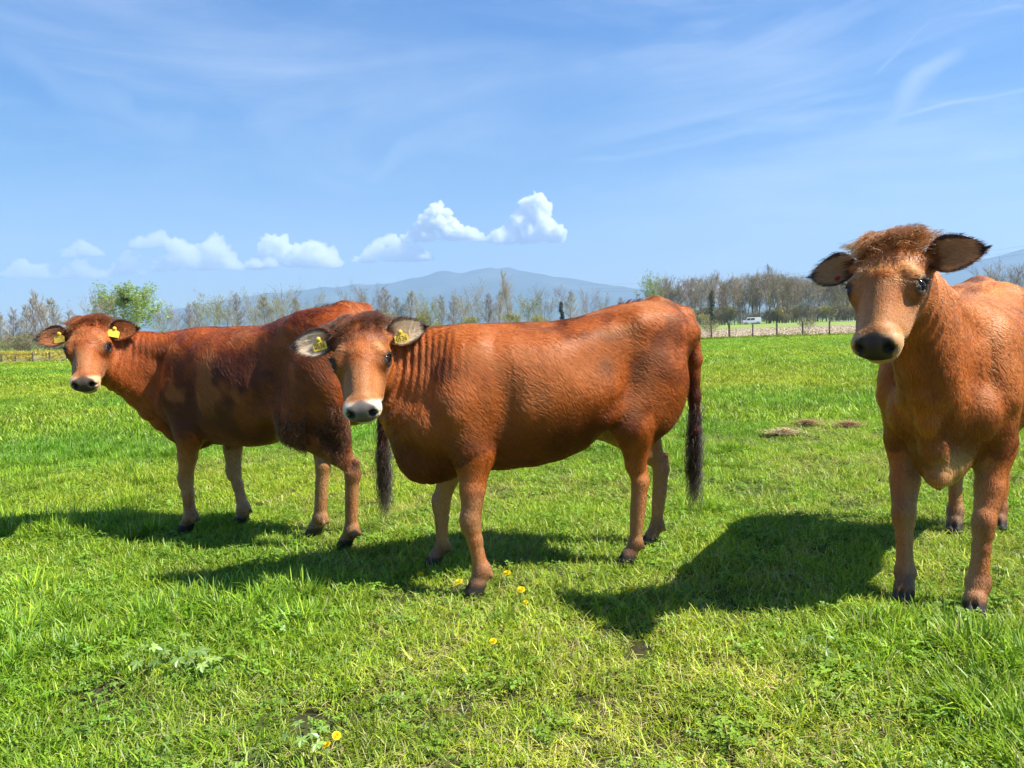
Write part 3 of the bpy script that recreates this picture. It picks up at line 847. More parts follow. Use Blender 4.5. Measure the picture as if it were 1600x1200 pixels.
def paint_mid(V, N, c, mixc, n1, n2):
    s = np.exp(-((V[:, 0] + .24) / .045) ** 2 - ((V[:, 2] - 1.03) / .05) ** 2) * (V[:, 1] > .1)
    s2 = np.exp(-((V[:, 0] + .30) / .09) ** 2 - ((V[:, 2] - 1.20) / .03) ** 2) * (V[:, 1] > .1)
    return mixc(c, [.07, .05, .035], np.clip(s * 1.1 + s2 * .5, 0, .85) * (.6 + .5 * n2))
mid_cow = dict(seed=11, hu=1.09, face=(.50, .20, .060), wrinkle=.009, dew=(.02, 0, -.16), neck_u=-.05, base=(.38, .088, .011), dark=(.095, .016, .003), tan=(.56, .18, .032), cream=(.80, .68, .50), nose=(.10, .085, .085), earin=(.75, .56, .36),
    mop=(.15, .052, .022), label='red-brown cow in the middle standing side-on, turning a cream-ringed muzzle to the viewer',
    ears=[(1, (.97, -.02, .02), (.1, .25, .95), .215, .15), (-1, (-.95, -.10, .22), (.15, .25, .95), .205, .15)],
    tail=[(-.82, 0, 1.28), (-.865, .0, 1.20), (-.885, 0, 1.05), (-.885, 0, .85), (-.875, .01, .66), (-.87, .01, .50)], switch_z=.86,
    tags=[dict(ear=0, s=.50, t=-.55, n=(-.1, -1, .15), up=(-.22, 0, 1), text='0536'), dict(ear=1, s=.50, t=.3, n=(.05, -1, .15), up=(-.18, 0, 1), text='0536')],
    paint=paint_mid)
place(mid_cow, [(754, 934), (688, 889), (990, 886), (1024, 856)], 1.0, (559, 500, 3.42), (563, 645, 3.17), (.04, -.95, .40))

def paint_left(V, N, c, mixc, n1, n2):
    s = sstep(-.28, -.42, V[:, 0]) * sstep(.86, .72, V[:, 2] + .1 * n1) * (V[:, 1] > 0) * sstep(.38, .5, V[:, 2])
    c = mixc(c, [.085, .030, .013], s * np.clip(.55 + 1.1 * n2 + .6 * n1, 0, .9))
    s2 = sstep(.2, -.1, n1) * sstep(1.22, 1.05, V[:, 2]) * (V[:, 0] < .4) * (V[:, 0] > -.4) * (V[:, 2] > .5)
    c = mixc(c, [.10, .022, .007], s2 * .55)
    n3 = fbm(V, 6.5, 91, 3); rib = sstep(.70, .90, V[:, 2]) * (V[:, 0] < .5)
    c = mixc(c, [.52, .155, .032], sstep(.04, .22, n3) * rib * .55)
    return mixc(c, [.075, .016, .005], sstep(.02, .20, -n3) * rib * sstep(1.28, 1.1, V[:, 2]) * .45)
def long_left(V, L):
    s = (V[:, 0] < -.36) * (V[:, 2] < .80) * (V[:, 2] > .46) * (V[:, 1] > 0)
    return np.where(s > 0, L * 1.6, L * 1.15)
def extra_left(strand, rng, V, N, hpt):
    m = np.nonzero((V[:, 0] < -.36) & (V[:, 0] > -.75) & (V[:, 2] < .82) & (V[:, 2] > .52) & (V[:, 1] > .12))[0]
    kn = fbm(V[m], 9, 71, 2); m = m[kn > -.12]
    for i in range(2600):                                  # curled muddy hair on the thigh
        k = rng.choice(m); n = N[k]
        f = np.array([-.4, 0, -.9]); f = f - n * (f @ n)
        c = np.array([.17, .062, .028]) if rng.random() < .55 else np.array([.05, .018, .008])
        strand(V[k] + rng.normal(0, .004, 3), f + n * .9, f + n * .1 + rng.normal(0, .5, 3), rng.uniform(.03, .055), c * rng.uniform(.6, 1.5), .0011, .8, 6)
left_cow = dict(seed=23, hu=1.06, face=(.44, .155, .042), wrinkle=.0045, jaw_v=.27, dew=(-.02, .02, -.22), dewend=(.65, 0, .59), neck_u=-.05, base=(.34, .070, .010), dark=(.11, .021, .005), tan=(.54, .165, .034), cream=(.70, .46, .24), nose=(.035, .03, .03), earin=(.42, .15, .05),
    mop=(.24, .062, .016), patch=.5, patchd=.85, legtan=.95, rim=.75, moplen=.9, label='dark red cow at the left standing rump towards the others, head turned back',
    ears=[(1, (.97, -.02, .02), (.1, .25, .95), .215, .15), (-1, (-.88, .05, .22), (.1, .3, .9), .19, .15)],
    tags=[dict(ear=0, s=.33, t=-.5, n=(-.1, -1, .2), up=(-.1, 0, 1)), dict(ear=1, s=.40, t=.5, n=(.4, -1, .2), up=(.25, 0, 1))],
    tail_w=[(568, 487, 4.62), (588, 512, 4.50), (596, 560, 4.46), (598, 640, 4.46), (597, 700, 4.46), (599, 740, 4.46)], switch_z=.80,
    paint=paint_left, long=long_left, extra=extra_left)
place(left_cow, [(298, 836), (384, 824), (548, 862), (499, 842)], 1.03, (134, 499, 4.52), (127, 600, 4.28), (.20, -.92, .45))

def paint_right(V, N, c, mixc, n1, n2):
    s = np.exp(-((V[:, 0] - .64) / .13) ** 2 - ((V[:, 1] - .05) / .06) ** 2 - ((V[:, 2] - .60) / .07) ** 2)
    return mixc(c, [.80, .46, .17], s * .9)
right_cow = dict(seed=37, hu=1.08, face=(.58, .245, .072), paint=paint_right, wrinkle=.006, dew_tip=(.675, .0, .525), dewend=(.67, 0, .58), dew=(.08, 0, -.12), neck_u=-.03, base=(.46, .118, .0145), dark=(.17, .034, .005), tan=(.64, .22, .042), cream=(.62, .36, .15), nose=(.014, .012, .013), earin=(.50, .24, .09),
    mop=(.36, .12, .03), patch=.55, patchd=.45, legtan=.35, rim=1.0, cheek=.5, ring=.75, moplen=1.15, nmop=3200,
    label='golden-brown cow at the right edge facing the viewer with head held high',
    ears=[(1, (.97, .06, .0), (.1, .25, .95), .195, .145), (-1, (-.95, -.12, .12), (.05, .30, .95), .20, .155)],
    tail=[(-.82, 0, 1.28), (-.865, .0, 1.20), (-.885, 0, 1.05), (-.885, 0, .85), (-.875, .01, .66), (-.87, .01, .50)], nearh=1200,
    tags=[dict(ear=0, s=.45, t=.9, n=(-.2, .3, 1), up=(0, 1, .2), red=True, drop=-.02, w=.012, h=.02)])
place(right_cow, [(1524, 962), (1414, 942), (1560, 830), (1492, 834)], 1.04, (1387, 372, 2.84), (1361, 540, 2.62), (-.66, -.78, .35))

# ------------------------------------------------------------------ finish the sky: contrails, mixing
scene.view_settings.view_transform = 'Standard'
scene.view_settings.look = 'None'
scene.view_settings.exposure = EXPOSURE
scene.view_settings.gamma = 1.0
cyc = scene.cycles
cyc.max_bounces = 12; cyc.diffuse_bounces = 2; cyc.glossy_bounces = 2; cyc.transmission_bounces = 5
cyc.volume_bounces = 11; cyc.use_adaptive_sampling = True; cyc.adaptive_threshold = 0.02; cyc.transparent_max_bounces = 12
def sky_dir(x, y): return tuple(ray_dir(x, y))
ct = None
for a_, b_, w_, m_ in [((1330, 198), (1680, 120), .0045, .34), ((860, 262), (1400, 172), .008, .16), ((1235, 280), (1340, 165), .005, .22),
                       ((1360, 125), (1470, 15), .0045, .24), ((1430, 30), (1620, 12), .006, .22), ((1270, 285), (1530, 60), .022, .30), ((1080, 153), (1220, 136), .006, .14),
                       ((1150, 215), (1480, 165), .014, .16), ((560, 300), (760, 170), .03, .16), ((-40, 40), (330, 230), .04, .18)]:
    c_ = contrail(sky_dir(*a_), sky_dir(*b_), w_, m_)
    ct = c_ if ct is None else wmath('MAXIMUM', ct, c_)
w_mix = wn.new('ShaderNodeMix'); w_mix.data_type = 'RGBA'; w_mix.blend_type = 'MIX'
fac = wmath('MAXIMUM', wmath('MULTIPLY', cc, 0.5), ct, True)
wl.new(fac, w_mix.inputs['Factor'])
wl.new(w_hs.outputs[0], w_mix.inputs[6])
w_mix.inputs[7].default_value = (6.6, 7.3, 8.3, 1)      # sunlit ice cloud, in the sky's own units
wl.new(w_mix.outputs[2], w_bg.inputs['Color'])
wl.new(w_bg.outputs[0], w_out.inputs['Surface'])

# ------------------------------------------------------------------ ground
def leaf_mat(name, trans=.4, gloss=.05, tint=True, rough=.45):
    m, n, l = material(name)
    out = n.new('ShaderNodeOutputMaterial')
    a = n.new('ShaderNodeAttribute'); a.attribute_name = 'col'
    col = a.outputs['Color']
    if tint:
        t = n.new('ShaderNodeAttribute'); t.attribute_type = 'INSTANCER'; t.attribute_name = 'tint'
        mx = n.new('ShaderNodeMix'); mx.data_type = 'RGBA'; mx.blend_type = 'MULTIPLY'; mx.inputs[0].default_value = 1
        l.new(col, mx.inputs[6]); l.new(t.outputs['Vector'], mx.inputs[7]); col = mx.outputs[2]
    d = n.new('ShaderNodeBsdfDiffuse'); tr = n.new('ShaderNodeBsdfTranslucent'); g = n.new('ShaderNodeBsdfGlossy')
    g.inputs['Roughness'].default_value = rough
    l.new(col, d.inputs['Color']); l.new(col, tr.inputs['Color'])
    m1 = n.new('ShaderNodeMixShader'); m1.inputs[0].default_value = trans
    l.new(d.outputs[0], m1.inputs[1]); l.new(tr.outputs[0], m1.inputs[2])
    m2 = n.new('ShaderNodeMixShader'); m2.inputs[0].default_value = gloss
    l.new(m1.outputs[0], m2.inputs[1]); l.new(g.outputs[0], m2.inputs[2]); l.new(m2.outputs[0], out.inputs[0])
    return m
M_grass = leaf_mat('grass_blades', .42, .025)
M_leafs = leaf_mat('tree_leaves', .4, .03, False)

def ground_mat():
    m, n, l = material('meadow_ground')
    out = n.new('ShaderNodeOutputMaterial'); b = n.new('ShaderNodeBsdfPrincipled')
    b.inputs['Roughness'].default_value = .95; b.inputs['Specular IOR Level'].default_value = .1
    g = n.new('ShaderNodeNewGeometry')
    def noise(sc, det=6):
        t = n.new('ShaderNodeTexNoise'); t.inputs['Scale'].default_value = sc; t.inputs['Detail'].default_value = det
        l.new(g.outputs['Position'], t.inputs['Vector']); return t.outputs['Fac']
    def ramp(f, cols):
        r = n.new('ShaderNodeValToRGB'); e = r.color_ramp.elements
        e[0].position, e[0].color = cols[0][0], (*cols[0][1], 1); e[1].position, e[1].color = cols[-1][0], (*cols[-1][1], 1)
        for p, c in cols[1:-1]: x = e.new(p); x.color = (*c, 1)
        l.new(f, r.inputs[0]); return r.outputs[0]
    c1 = ramp(noise(1.7), [(.30, (.030, .024, .013)), (.48, (.050, .048, .018)), (.62, (.065, .085, .020)), (.75, (.10, .085, .045))])
    c2 = ramp(noise(.05, 4), [(.3, (.15, .24, .030)), (.7, (.21, .29, .045))])
    sep = n.new('ShaderNodeSeparateXYZ'); l.new(g.outputs['Position'], sep.inputs[0])
    mr = n.new('ShaderNodeMapRange'); mr.inputs['From Min'].default_value = 15; mr.inputs['From Max'].default_value = 45
    l.new(sep.outputs['Y'], mr.inputs['Value'])
    mx = n.new('ShaderNodeMix'); mx.data_type = 'RGBA'; l.new(mr.outputs[0], mx.inputs[0]); l.new(c1, mx.inputs[6]); l.new(c2, mx.inputs[7])
    l.new(mx.outputs[2], b.inputs['Base Color'])
    bp = n.new('ShaderNodeBump'); bp.inputs['Strength'].default_value = .6; bp.inputs['Distance'].default_value = .03
    l.new(noise(25), bp.inputs['Height']); l.new(bp.outputs[0], b.inputs['Normal'])
    l.new(b.outputs[0], out.inputs[0])
    return m
gr = new_mesh('ground', [(-9000, -400, 0), (9000, -400, 0), (9000, 8800, 0), (-9000, 8800, 0)], [(0, 1, 2, 3)], ground_mat(), None, False)
tag(gr, kind='structure')

# ------------------------------------------------------------------ grass: tufts scattered over the pasture
TUFTS = bpy.data.collections.new('tufts')
def tuft(name, seed, n, rad, hmin, hmax, wid, lean, droop, cols, spread=1.0):
    r = np.random.default_rng(seed)
    ang = r.random(n) * 6.283; rr = np.sqrt(r.random(n)) * rad
    bx, by = np.cos(ang) * rr, np.sin(ang) * rr
    az = ang * spread + r.normal(0, 1.0 if spread else 6, n); 
    if spread == 0: az = r.random(n) * 6.283
    h = r.uniform(hmin, hmax, n) * (.75 + .5 * r.random(n)); le = np.abs(r.normal(lean, lean * .55, n)); dr = np.clip(r.normal(droop, droop * .5, n), 0, 2.2)
    w = wid * r.uniform(.6, 1.3, n)
    V = np.zeros((n, 7, 3)); 
    dx, dy = np.cos(az), np.sin(az); sx, sy = -dy, dx
    tw = r.uniform(-.6, .6, n)
    sx, sy = sx * np.cos(tw) - dx * np.sin(tw), sy * np.cos(tw) - dy * np.sin(tw)
    x = np.zeros(n); z = np.zeros(n); prev = 0
    lev = [(0, 1.0), (.38, 1.0), (.74, .72), (1, 0)]
    for i, (t, wf) in enumerate(lev):
        th = le + dr * t ** 1.4
        ds = (t - prev) * h; prev = t
        x = x + np.sin(th) * ds; z = z + np.cos(th) * ds
        z = np.maximum(z, .004)
        cx, cy = bx + dx * x, by + dy * x
        if i < 3:
            V[:, 2 * i] = np.stack([cx - sx * w * wf / 2, cy - sy * w * wf / 2, z], 1)
            V[:, 2 * i + 1] = np.stack([cx + sx * w * wf / 2, cy + sy * w * wf / 2, z], 1)
        else: V[:, 6] = np.stack([cx, cy, z], 1)
    F1 = np.array([[0, 1, 3], [0, 3, 2], [2, 3, 5], [2, 5, 4], [4, 5, 6]])
    Fc = (np.arange(n)[:, None, None] * 7 + F1[None]).reshape(-1, 3)
    ci = r.choice(len(cols), n, p=[c[1] for c in cols])
    C = np.array([c[0] for c in cols])[ci] * r.uniform(.75, 1.25, n)[:, None]
    return V.reshape(-1, 3), Fc, np.repeat(C, 7, axis=0)
def leaf_tuft(seed, n, rad, hgt, size, col):
    """clover and other small round leaves on stalks"""
    r = np.random.default_rng(seed); V, Fc, C = [], [], []
    for i in range(n):
        a = r.random() * 6.283; q = math.sqrt(r.random()) * rad; c = np.array([math.cos(a) * q, math.sin(a) * q, hgt * r.uniform(.4, 1.1)])
        tl = np.array([r.normal(0, .35), r.normal(0, .35), 1]); tl /= np.linalg.norm(tl)
        e1 = np.cross(tl, [math.cos(a), math.sin(a), .1]); e1 /= np.linalg.norm(e1); e2 = np.cross(tl, e1)
        k = col * r.uniform(.7, 1.3); b0 = len(V)
        for lf in range(3):
            la = lf * 2.09 + a; d = e1 * math.cos(la) + e2 * math.sin(la); s = np.cross(tl, d); sz = size * r.uniform(.7, 1.2)
            b = len(V)
            V += [c, c + d * sz * .5 + s * sz * .38 + tl * sz * .1, c + d * sz + tl * sz * .02, c + d * sz * .5 - s * sz * .38 + tl * sz * .1]
            Fc += [(b, b + 1, b + 2), (b, b + 2, b + 3)]; C += [k] * 4
    return np.array(V), np.array(Fc), np.array(C)
G1, G2, G3 = np.array([.25, .385, .020]), np.array([.13, .255, .015]), np.array([.38, .485, .040])
DRY, PALE = np.array([.50, .43, .21]), np.array([.42, .47, .14])
mixA = [(G1, .50), (G2, .22), (G3, .22), (DRY, .03), (PALE, .03)]
mixB = [(G1, .45), (G2, .40), (G3, .12), (DRY, .03)]
mixC = [(PALE, .38), (DRY, .12), (G3, .35), (G1, .15)]
specs = []
for i in range(5): specs.append(tuft('t', 100 + i, 95, .105, .038, .078, .0046, .50, 1.1, mixA, 0))        # 0-4 turf
for i in range(4): specs.append(tuft('t', 200 + i, 75, .065, .075, .125, .0056, .30, .9, mixB, 1.0))       # 5-8 tall arching tuft
for i in range(2): specs.append(tuft('t', 300 + i, 70, .11, .05, .10, .0045, 1.0, .8, mixC, 0))         # 9-10 flattened, pale
for i in range(2): specs.append(leaf_tuft(400 + i, 26, .09, .055, .017, np.array([.20, .36, .04])))       # 11-12 clover
for i in range(3): specs.append(tuft('t', 500 + i, 60, .15, .05, .10, .010, .40, .8, mixA, 0))            # 13-15 coarse, for far away
for i, (v_, f_, c_) in enumerate(specs):
    o = new_mesh('tuft_%02d' % i, v_, f_, M_grass, None, False, c_)
    COL.objects.unlink(o); TUFTS.objects.link(o)

def scatter(name, P, ROT, SCL, IDX, TINT, coll):
    me = bpy.data.meshes.new(name); me.vertices.add(len(P)); me.vertices.foreach_set('co', P.astype(np.float32).ravel())
    for nm, ty, ar, fld in (('rot', 'FLOAT_VECTOR', ROT, 'vector'), ('scl', 'FLOAT_VECTOR', SCL, 'vector'), ('idx', 'INT', IDX, 'value'), ('tint', 'FLOAT_VECTOR', TINT, 'vector')):
        a = me.attributes.new(nm, ty, 'POINT'); a.data.foreach_set(fld, np.ascontiguousarray(ar, dtype=np.int32 if ty == 'INT' else np.float32).ravel())
    o = bpy.data.objects.new(name, me); COL.objects.link(o)
    ng = bpy.data.node_groups.new(name + '_scatter', 'GeometryNodeTree')
    ng.interface.new_socket('Geometry', in_out='INPUT', socket_type='NodeSocketGeometry'); ng.interface.new_socket('Geometry', in_out='OUTPUT', socket_type='NodeSocketGeometry')
    N, L = ng.nodes, ng.links
    gi, go = N.new('NodeGroupInput'), N.new('NodeGroupOutput')
    ci = N.new('GeometryNodeCollectionInfo'); ci.inputs['Collection'].default_value = coll; ci.inputs['Separate Children'].default_value = True; ci.inputs['Reset Children'].default_value = True
    ip = N.new('GeometryNodeInstanceOnPoints'); ip.inputs['Pick Instance'].default_value = True
    def na(nm, ty):
        q = N.new('GeometryNodeInputNamedAttribute'); q.data_type = ty; q.inputs['Name'].default_value = nm; return q.outputs['Attribute']
    L.new(gi.outputs[0], ip.inputs['Points']); L.new(ci.outputs[0], ip.inputs['Instance'])
    L.new(na('idx', 'INT'), ip.inputs['Instance Index']); L.new(na('scl', 'FLOAT_VECTOR'), ip.inputs['Scale'])
    e2r = N.new('FunctionNodeEulerToRotation'); L.new(na('rot', 'FLOAT_VECTOR'), e2r.inputs[0]); L.new(e2r.outputs[0], ip.inputs['Rotation'])
    L.new(ip.outputs[0], go.inputs[0])
    md = o.modifiers.new('scatter', 'NODES'); md.node_group = ng
    return o
rg = np.random.default_rng(5)
def ring(y0, y1, step, slope=.78, pad=.8):
    ys = np.arange(y0, y1, step); out = []
    for y in ys:
        xs = np.arange(-slope * y - pad, slope * y + pad, step)
        out.append(np.stack([xs, np.full(len(xs), y)], 1))
    p = np.concatenate(out); p = p + rg.uniform(-.6, .6, p.shape) * step
    return np.concatenate([p, np.zeros((len(p), 1))], 1)
PP, RR, SS, II, TT = [], [], [], [], []
def sow(P, kind):
    n = len(P)
    big = fbm(P, .55, 3, 3); sm = fbm(P, 1.9, 9, 2); hue = fbm(P, .25, 21, 2)
    u = rg.random(n)
    s = np.ones(n)
    if kind == 'near':
        idx = rg.integers(0, 5, n)
        tall = (big + .5 * sm > .14) & (u < .5); idx[tall] = 5 + rg.integers(0, 4, tall.sum())
        flat = (big + .6 * sm < -.20) & (u < .45); idx[flat] = 9 + rg.integers(0, 2, flat.sum())
        clo = (~tall) & (~flat) & (u > .84); idx[clo] = 11 + rg.integers(0, 2, clo.sum())
        fine_ = fbm(P, 4.2, 33, 2)
        keep = ~((fine_ < -.34) & (u < .35)); s = .88 * rg.uniform(.75, 1.2, n) * (1 + .25 * big + .45 * np.clip(fine_, -.6, .8))
    elif kind == 'mid':
        idx = rg.integers(13, 16, n); tall = (big + .5 * sm > .12) & (u < .5); idx[tall] = 5 + rg.integers(0, 4, tall.sum())
        flat = (big < -.22) & (u < .25); idx[flat] = 9 + rg.integers(0, 2, flat.sum())
        keep = u > -1; s = rg.uniform(.85, 1.3, n) * 1.05
    else:
        idx = rg.integers(13, 16, n); keep = u > -1; s = rg.uniform(1.5, 2.3, n)
    t = np.ones((n, 3)) * ((1 + .22 * sm + .16 * hue) * rg.uniform(.8, 1.2, n))[:, None]
    t[:, 0] *= 1 + .32 * hue - .18 * big; t[:, 2] *= 1 - .1 * hue
    rot = np.stack([rg.normal(0, .10, n), rg.normal(0, .10, n), rg.random(n) * 6.283], 1)
    sc3 = np.stack([s, s, s * (1 if kind != 'far' else .62)], 1)
    k = keep
    PP.append(P[k]); RR.append(rot[k]); SS.append(sc3[k]); II.append(idx[k]); TT.append(t[k])
sow(ring(1.5, 5.2, .064), 'near')
sow(ring(5.2, 9.0, .088), 'near')
sow(ring(9.0, 20.0, .17), 'mid')
sow(ring(20.0, 50.0, .42, .80, 2), 'far')
GRASS = scatter('grass', *[np.concatenate(a) for a in (PP, RR, SS, II, TT)], TUFTS)
tag(GRASS, 'bright green pasture grass covering the whole field', 'grass', kind='stuff')

# ------------------------------------------------------------------ mountains
M_hill = attr_mat('wooded_hillside', .95, .05)
def range_mesh(name, prof, dist, front, back, seed, x_pad=1500, pale=None):
    """ridge line measured as (photo x, photo y) pairs at a distance -> a hill with slopes to both sides"""
    pts = [at_depth(x, y, dist) for x, y in prof]
    xs = np.array([p.x for p in pts]); zs = np.maximum(np.array([p.z for p in pts]), 0)
    X = np.linspace(xs[0] - x_pad, xs[-1] + x_pad, 260); Y = np.linspace(dist - front, dist + back, 60)
    gx, gy = np.meshgrid(X, Y, indexing='ij')
    ridge = np.interp(gx, np.concatenate([[xs[0] - x_pad], xs, [xs[-1] + x_pad]]), np.concatenate([[0], zs, [0]]))
    t = np.where(gy < dist, (gy - (dist - front)) / front, (dist + back - gy) / back)
    sh = np.clip(t, 0, 1) ** 1.25
    P = np.stack([gx, gy, np.zeros_like(gx)], -1).reshape(-1, 3)
    nz = fbm(P, 1 / 700., seed, 4).reshape(gx.shape); n2 = fbm(P, 1 / 160., seed + 9, 2).reshape(gx.shape)
    z = ridge * sh * (1 + .35 * nz * (1 - sh) + .03 * n2) + n2 * 5 * np.minimum(1, ridge / 60) - 2
    V = np.stack([gx, gy, z], -1).reshape(-1, 3)
    n, m = gx.shape
    i = np.arange(n * m).reshape(n, m)
    Q = np.stack([i[:-1, :-1], i[1:, :-1], i[1:, 1:], i[:-1, 1:]], -1).reshape(-1, 4)
    k = fbm(P, 1 / 300., seed + 5, 3)
    C = np.array([.030, .042, .030]) + np.clip(k, 0, 1)[:, None] * np.array([.085, .085, .045])
    if pale:
        for px, py, r in pale:
            c = at_depth(px, py, dist - front * .12)
            d = np.hypot((V[:, 0] - c.x) / r[0], (V[:, 2] - c.z) / r[1])
            C = np.where((d < 1)[:, None], [.72, .70, .66], C)
    o = new_mesh(name, V, Q, M_hill, None, True, C)
    return tag(o, kind='structure')
range_mesh('mountain', [(180, 500), (250, 489), (290, 480), (340, 470), (400, 460), (470, 452), (520, 447), (570, 444), (610, 443), (650, 434), (680, 426), (700, 424), (720, 424),
           (745, 420), (765, 417.5), (778, 418.5), (790, 417.5), (815, 423), (850, 427), (880, 434), (920, 438), (960, 446), (1000, 451), (1060, 466), (1130, 480), (1200, 490)], 6800, 2200, 1200, 3,
           pale=[(806, 430, (48, 4)), (824, 433, (24, 4))])
range_mesh('hills', [(960, 490), (1010, 470), (1060, 458), (1095, 451), (1125, 449), (1160, 452), (1200, 447), (1240, 440), (1290, 446), (1350, 448), (1400, 444), (1450, 434), (1500, 418), (1535, 404),
           (1570, 395), (1600, 386), (1650, 372), (1720, 360), (1800, 372), (1900, 400)], 5600, 1800, 1200, 8)

# ------------------------------------------------------------------ ploughed strip, verge, road
def sheet(name, x0, x1, y0, y1, z, mat):
    o = new_mesh(name, [(x0, y0, z), (x1, y0, z), (x1, y1, z), (x0, y1, z)], [(0, 1, 2, 3)], mat, None, False)
    return tag(o, kind='structure')
M_soil = simple_mat('ploughed_soil', (.27, .205, .125), .95, .1, noise=(.42, .345, .235), bump=.8, nscale=1.6)
sheet('field', 5, 160, 51.5, 112, .03, M_soil)
M_verge = simple_mat('verge_grass', (.17, .24, .05), .95, .1, noise=(.25, .29, .08), nscale=.25)
sheet('verge', -160, 200, 112, 206, .05, M_verge)
M_asph = simple_mat('asphalt', (.10, .10, .10), .9, .2, noise=(.16, .155, .15), nscale=2)
sheet('road', -200, 260, 206, 213, .10, M_asph)
# clods
CLODS = bpy.data.collections.new('clods')
M_clod = leaf_mat('soil_clod', .0, .0)
for i in range(3):
    r = np.random.default_rng(60 + i)
    import bmesh
    bm = bmesh.new(); bmesh.ops.create_icosphere(bm, subdivisions=1, radius=1)
    vs = np.array([v.co[:] for v in bm.verts]) * r.uniform(.6, 1.15, (len(bm.verts), 1)) * [1, 1, .7]; fs = [[v.index for v in f.verts] for f in bm.faces]; bm.free()
    o = new_mesh('clod_%d' % i, vs, np.array(fs), M_clod, None, False, np.tile([1, 1, 1.], (len(vs), 1))); COL.objects.unlink(o); CLODS.objects.link(o)
r = np.random.default_rng(61); n = 8000
yy = 51.5 + 60 * r.random(n) ** 1.6
P = np.stack([yy * r.uniform(.22, .80, n), yy, np.full(n, .05)], 1)
s = r.uniform(.03, .075, n)
shade = r.choice([0, 1, 2], n, p=[.45, .3, .25])
tn = np.array([[.38, .29, .18], [.56, .48, .34], [.20, .15, .09]])[shade] * r.uniform(.8, 1.2, (n, 1))
cl = scatter('soil_clods', P, np.stack([r.random(n) * 6, r.random(n) * 6, r.random(n) * 6], 1), np.stack([s * 1.3, s, s], 1), r.integers(0, 3, n), tn, CLODS)
tag(cl, 'pale and dark clods of the ploughed strip behind the fence', 'soil', kind='stuff')
# rank grass along the fence foot and on the bank
def grass_band(name, pts, tint, label, h=1.0):
    n = len(pts); r = np.random.default_rng(77)
    s = r.uniform(1.4, 2.4, n)
    o = scatter(name, pts, np.stack([r.normal(0, .15, n), r.normal(0, .15, n), r.random(n) * 6.28], 1), np.stack([s, s, s * h], 1), r.choice([5, 6, 7, 8, 13, 14, 15], n), np.array(tint)[None] * r.uniform(.7, 1.3, (n, 1)), TUFTS)
    return tag(o, label, 'grass', kind='stuff')
n = 900
P = np.stack([r.uniform(5, 42, n), 50.6 + r.normal(0, .35, n), np.zeros(n)], 1)
grass_band('fence_grass', P, (1.0, .85, .9), 'rank grass along the foot of the post fence', 1.1)
# the bank with a hedge of dry growth at the left edge of the pasture
bx = np.linspace(-60, -2, 120); by = np.linspace(-1, 1, 17)
gx, gy = np.meshgrid(bx, by, indexing='ij')
yc = 46 + (gx + 30) * .05
hz = .62 * np.clip(1 - (np.abs(gy) ** 2.4), 0, 1) * (1 + .12 * fbm(np.stack([gx.ravel(), gy.ravel(), gx.ravel() * 0], 1), .6, 4, 2).reshape(gx.shape))
V = np.stack([gx, yc + gy * 2.2 + 2.2, hz - .01], -1).reshape(-1, 3)
i = np.arange(gx.size).reshape(gx.shape); Q = np.stack([i[:-1, :-1], i[1:, :-1], i[1:, 1:], i[:-1, 1:]], -1).reshape(-1, 4)
tag(new_mesh('bank', V, Q, simple_mat('bank_turf', (.12, .16, .035), .95, .1, noise=(.26, .22, .10), nscale=1.2), None, True), kind='structure')
sel = r.integers(0, len(V), 4200); P = V[sel] + np.stack([r.normal(0, .3, 4200), r.normal(0, .12, 4200), np.zeros(4200)], 1)
front = (P[:, 1] - (46 + (P[:, 0] + 30) * .05)) < 2.0
grass_band('bank_growth', P[front], (2.1, 1.15, 2.4), 'dry brownish growth on the face of the low bank', .9)
grass_band('bank_grass', P[~front], (1.15, 1.0, 1.0), 'green grass along the top of the low bank', .6)

# ------------------------------------------------------------------ fences
M_post = simple_mat('weathered_post', (.075, .058, .045), .9, .15, noise=(.17, .14, .115), bump=.5, nscale=9)
M_wire = simple_mat('fence_wire', (.25, .25, .25), .5, .5, metallic=.8)
def fence(posts, hgt, rad, label, nw=3, seed=1):
    r = random.Random(seed)
    root = empty('post_fence', posts[0]); tag(root, label, 'fence')
    tops = []
    for p in posts:
        p = Vector(p) - Vector(posts[0]); h = hgt * r.uniform(.92, 1.08); ln = Vector((r.uniform(-.03, .03), r.uniform(-.03, .03), 0)); rr = rad * r.uniform(.8, 1.25)
        v, f = tube_mesh([[(p + Vector((0, 0, -.05)), rr), (p + ln * .5 + Vector((0, 0, h * .5)), rr * .97), (p + ln + Vector((0, 0, h - .04)), rr * .93), (p + ln + Vector((0, 0, h)), rr * .6)]], 7)
        new_mesh('post', v, f, M_post, root, False); tops.append((p, h))
    for k in range(nw):
        pl = [(p + Vector((0, -.06, h * (.93 - .27 * k))), .006) for p, h in tops]
        v, f = tube_mesh([pl], 4); new_mesh('wire', v, f, M_wire, root, False)
    return root
px = [1040, 1076, 1112, 1140, 1176, 1214, 1254, 1296, 1340, 1385, 1432, 1480, 1530, 1582, 1636]
py = [532, 531, 530.5, 529, 527.5, 527, 527.5, 525.5, 524.5, 523.5, 522.5, 521.5, 520, 519, 517.5]
FP = [at_depth(x, y, 50.5) for x, y in zip(px, py)]
for p in FP: p.z = 0
fence(FP, 1.12, .065, 'wire fence on dark wooden posts between the pasture and the ploughed strip')
FL_ = [at_depth(x, 570 - .03 * x, 46.2) for x in (-40, 4, 25, 52, 78, 105, 135, 165)]
for p in FL_: p.z = 0
fence(FL_, .62, .05, 'low fence of short pale stakes below the bank by the left cow', 1, 3)

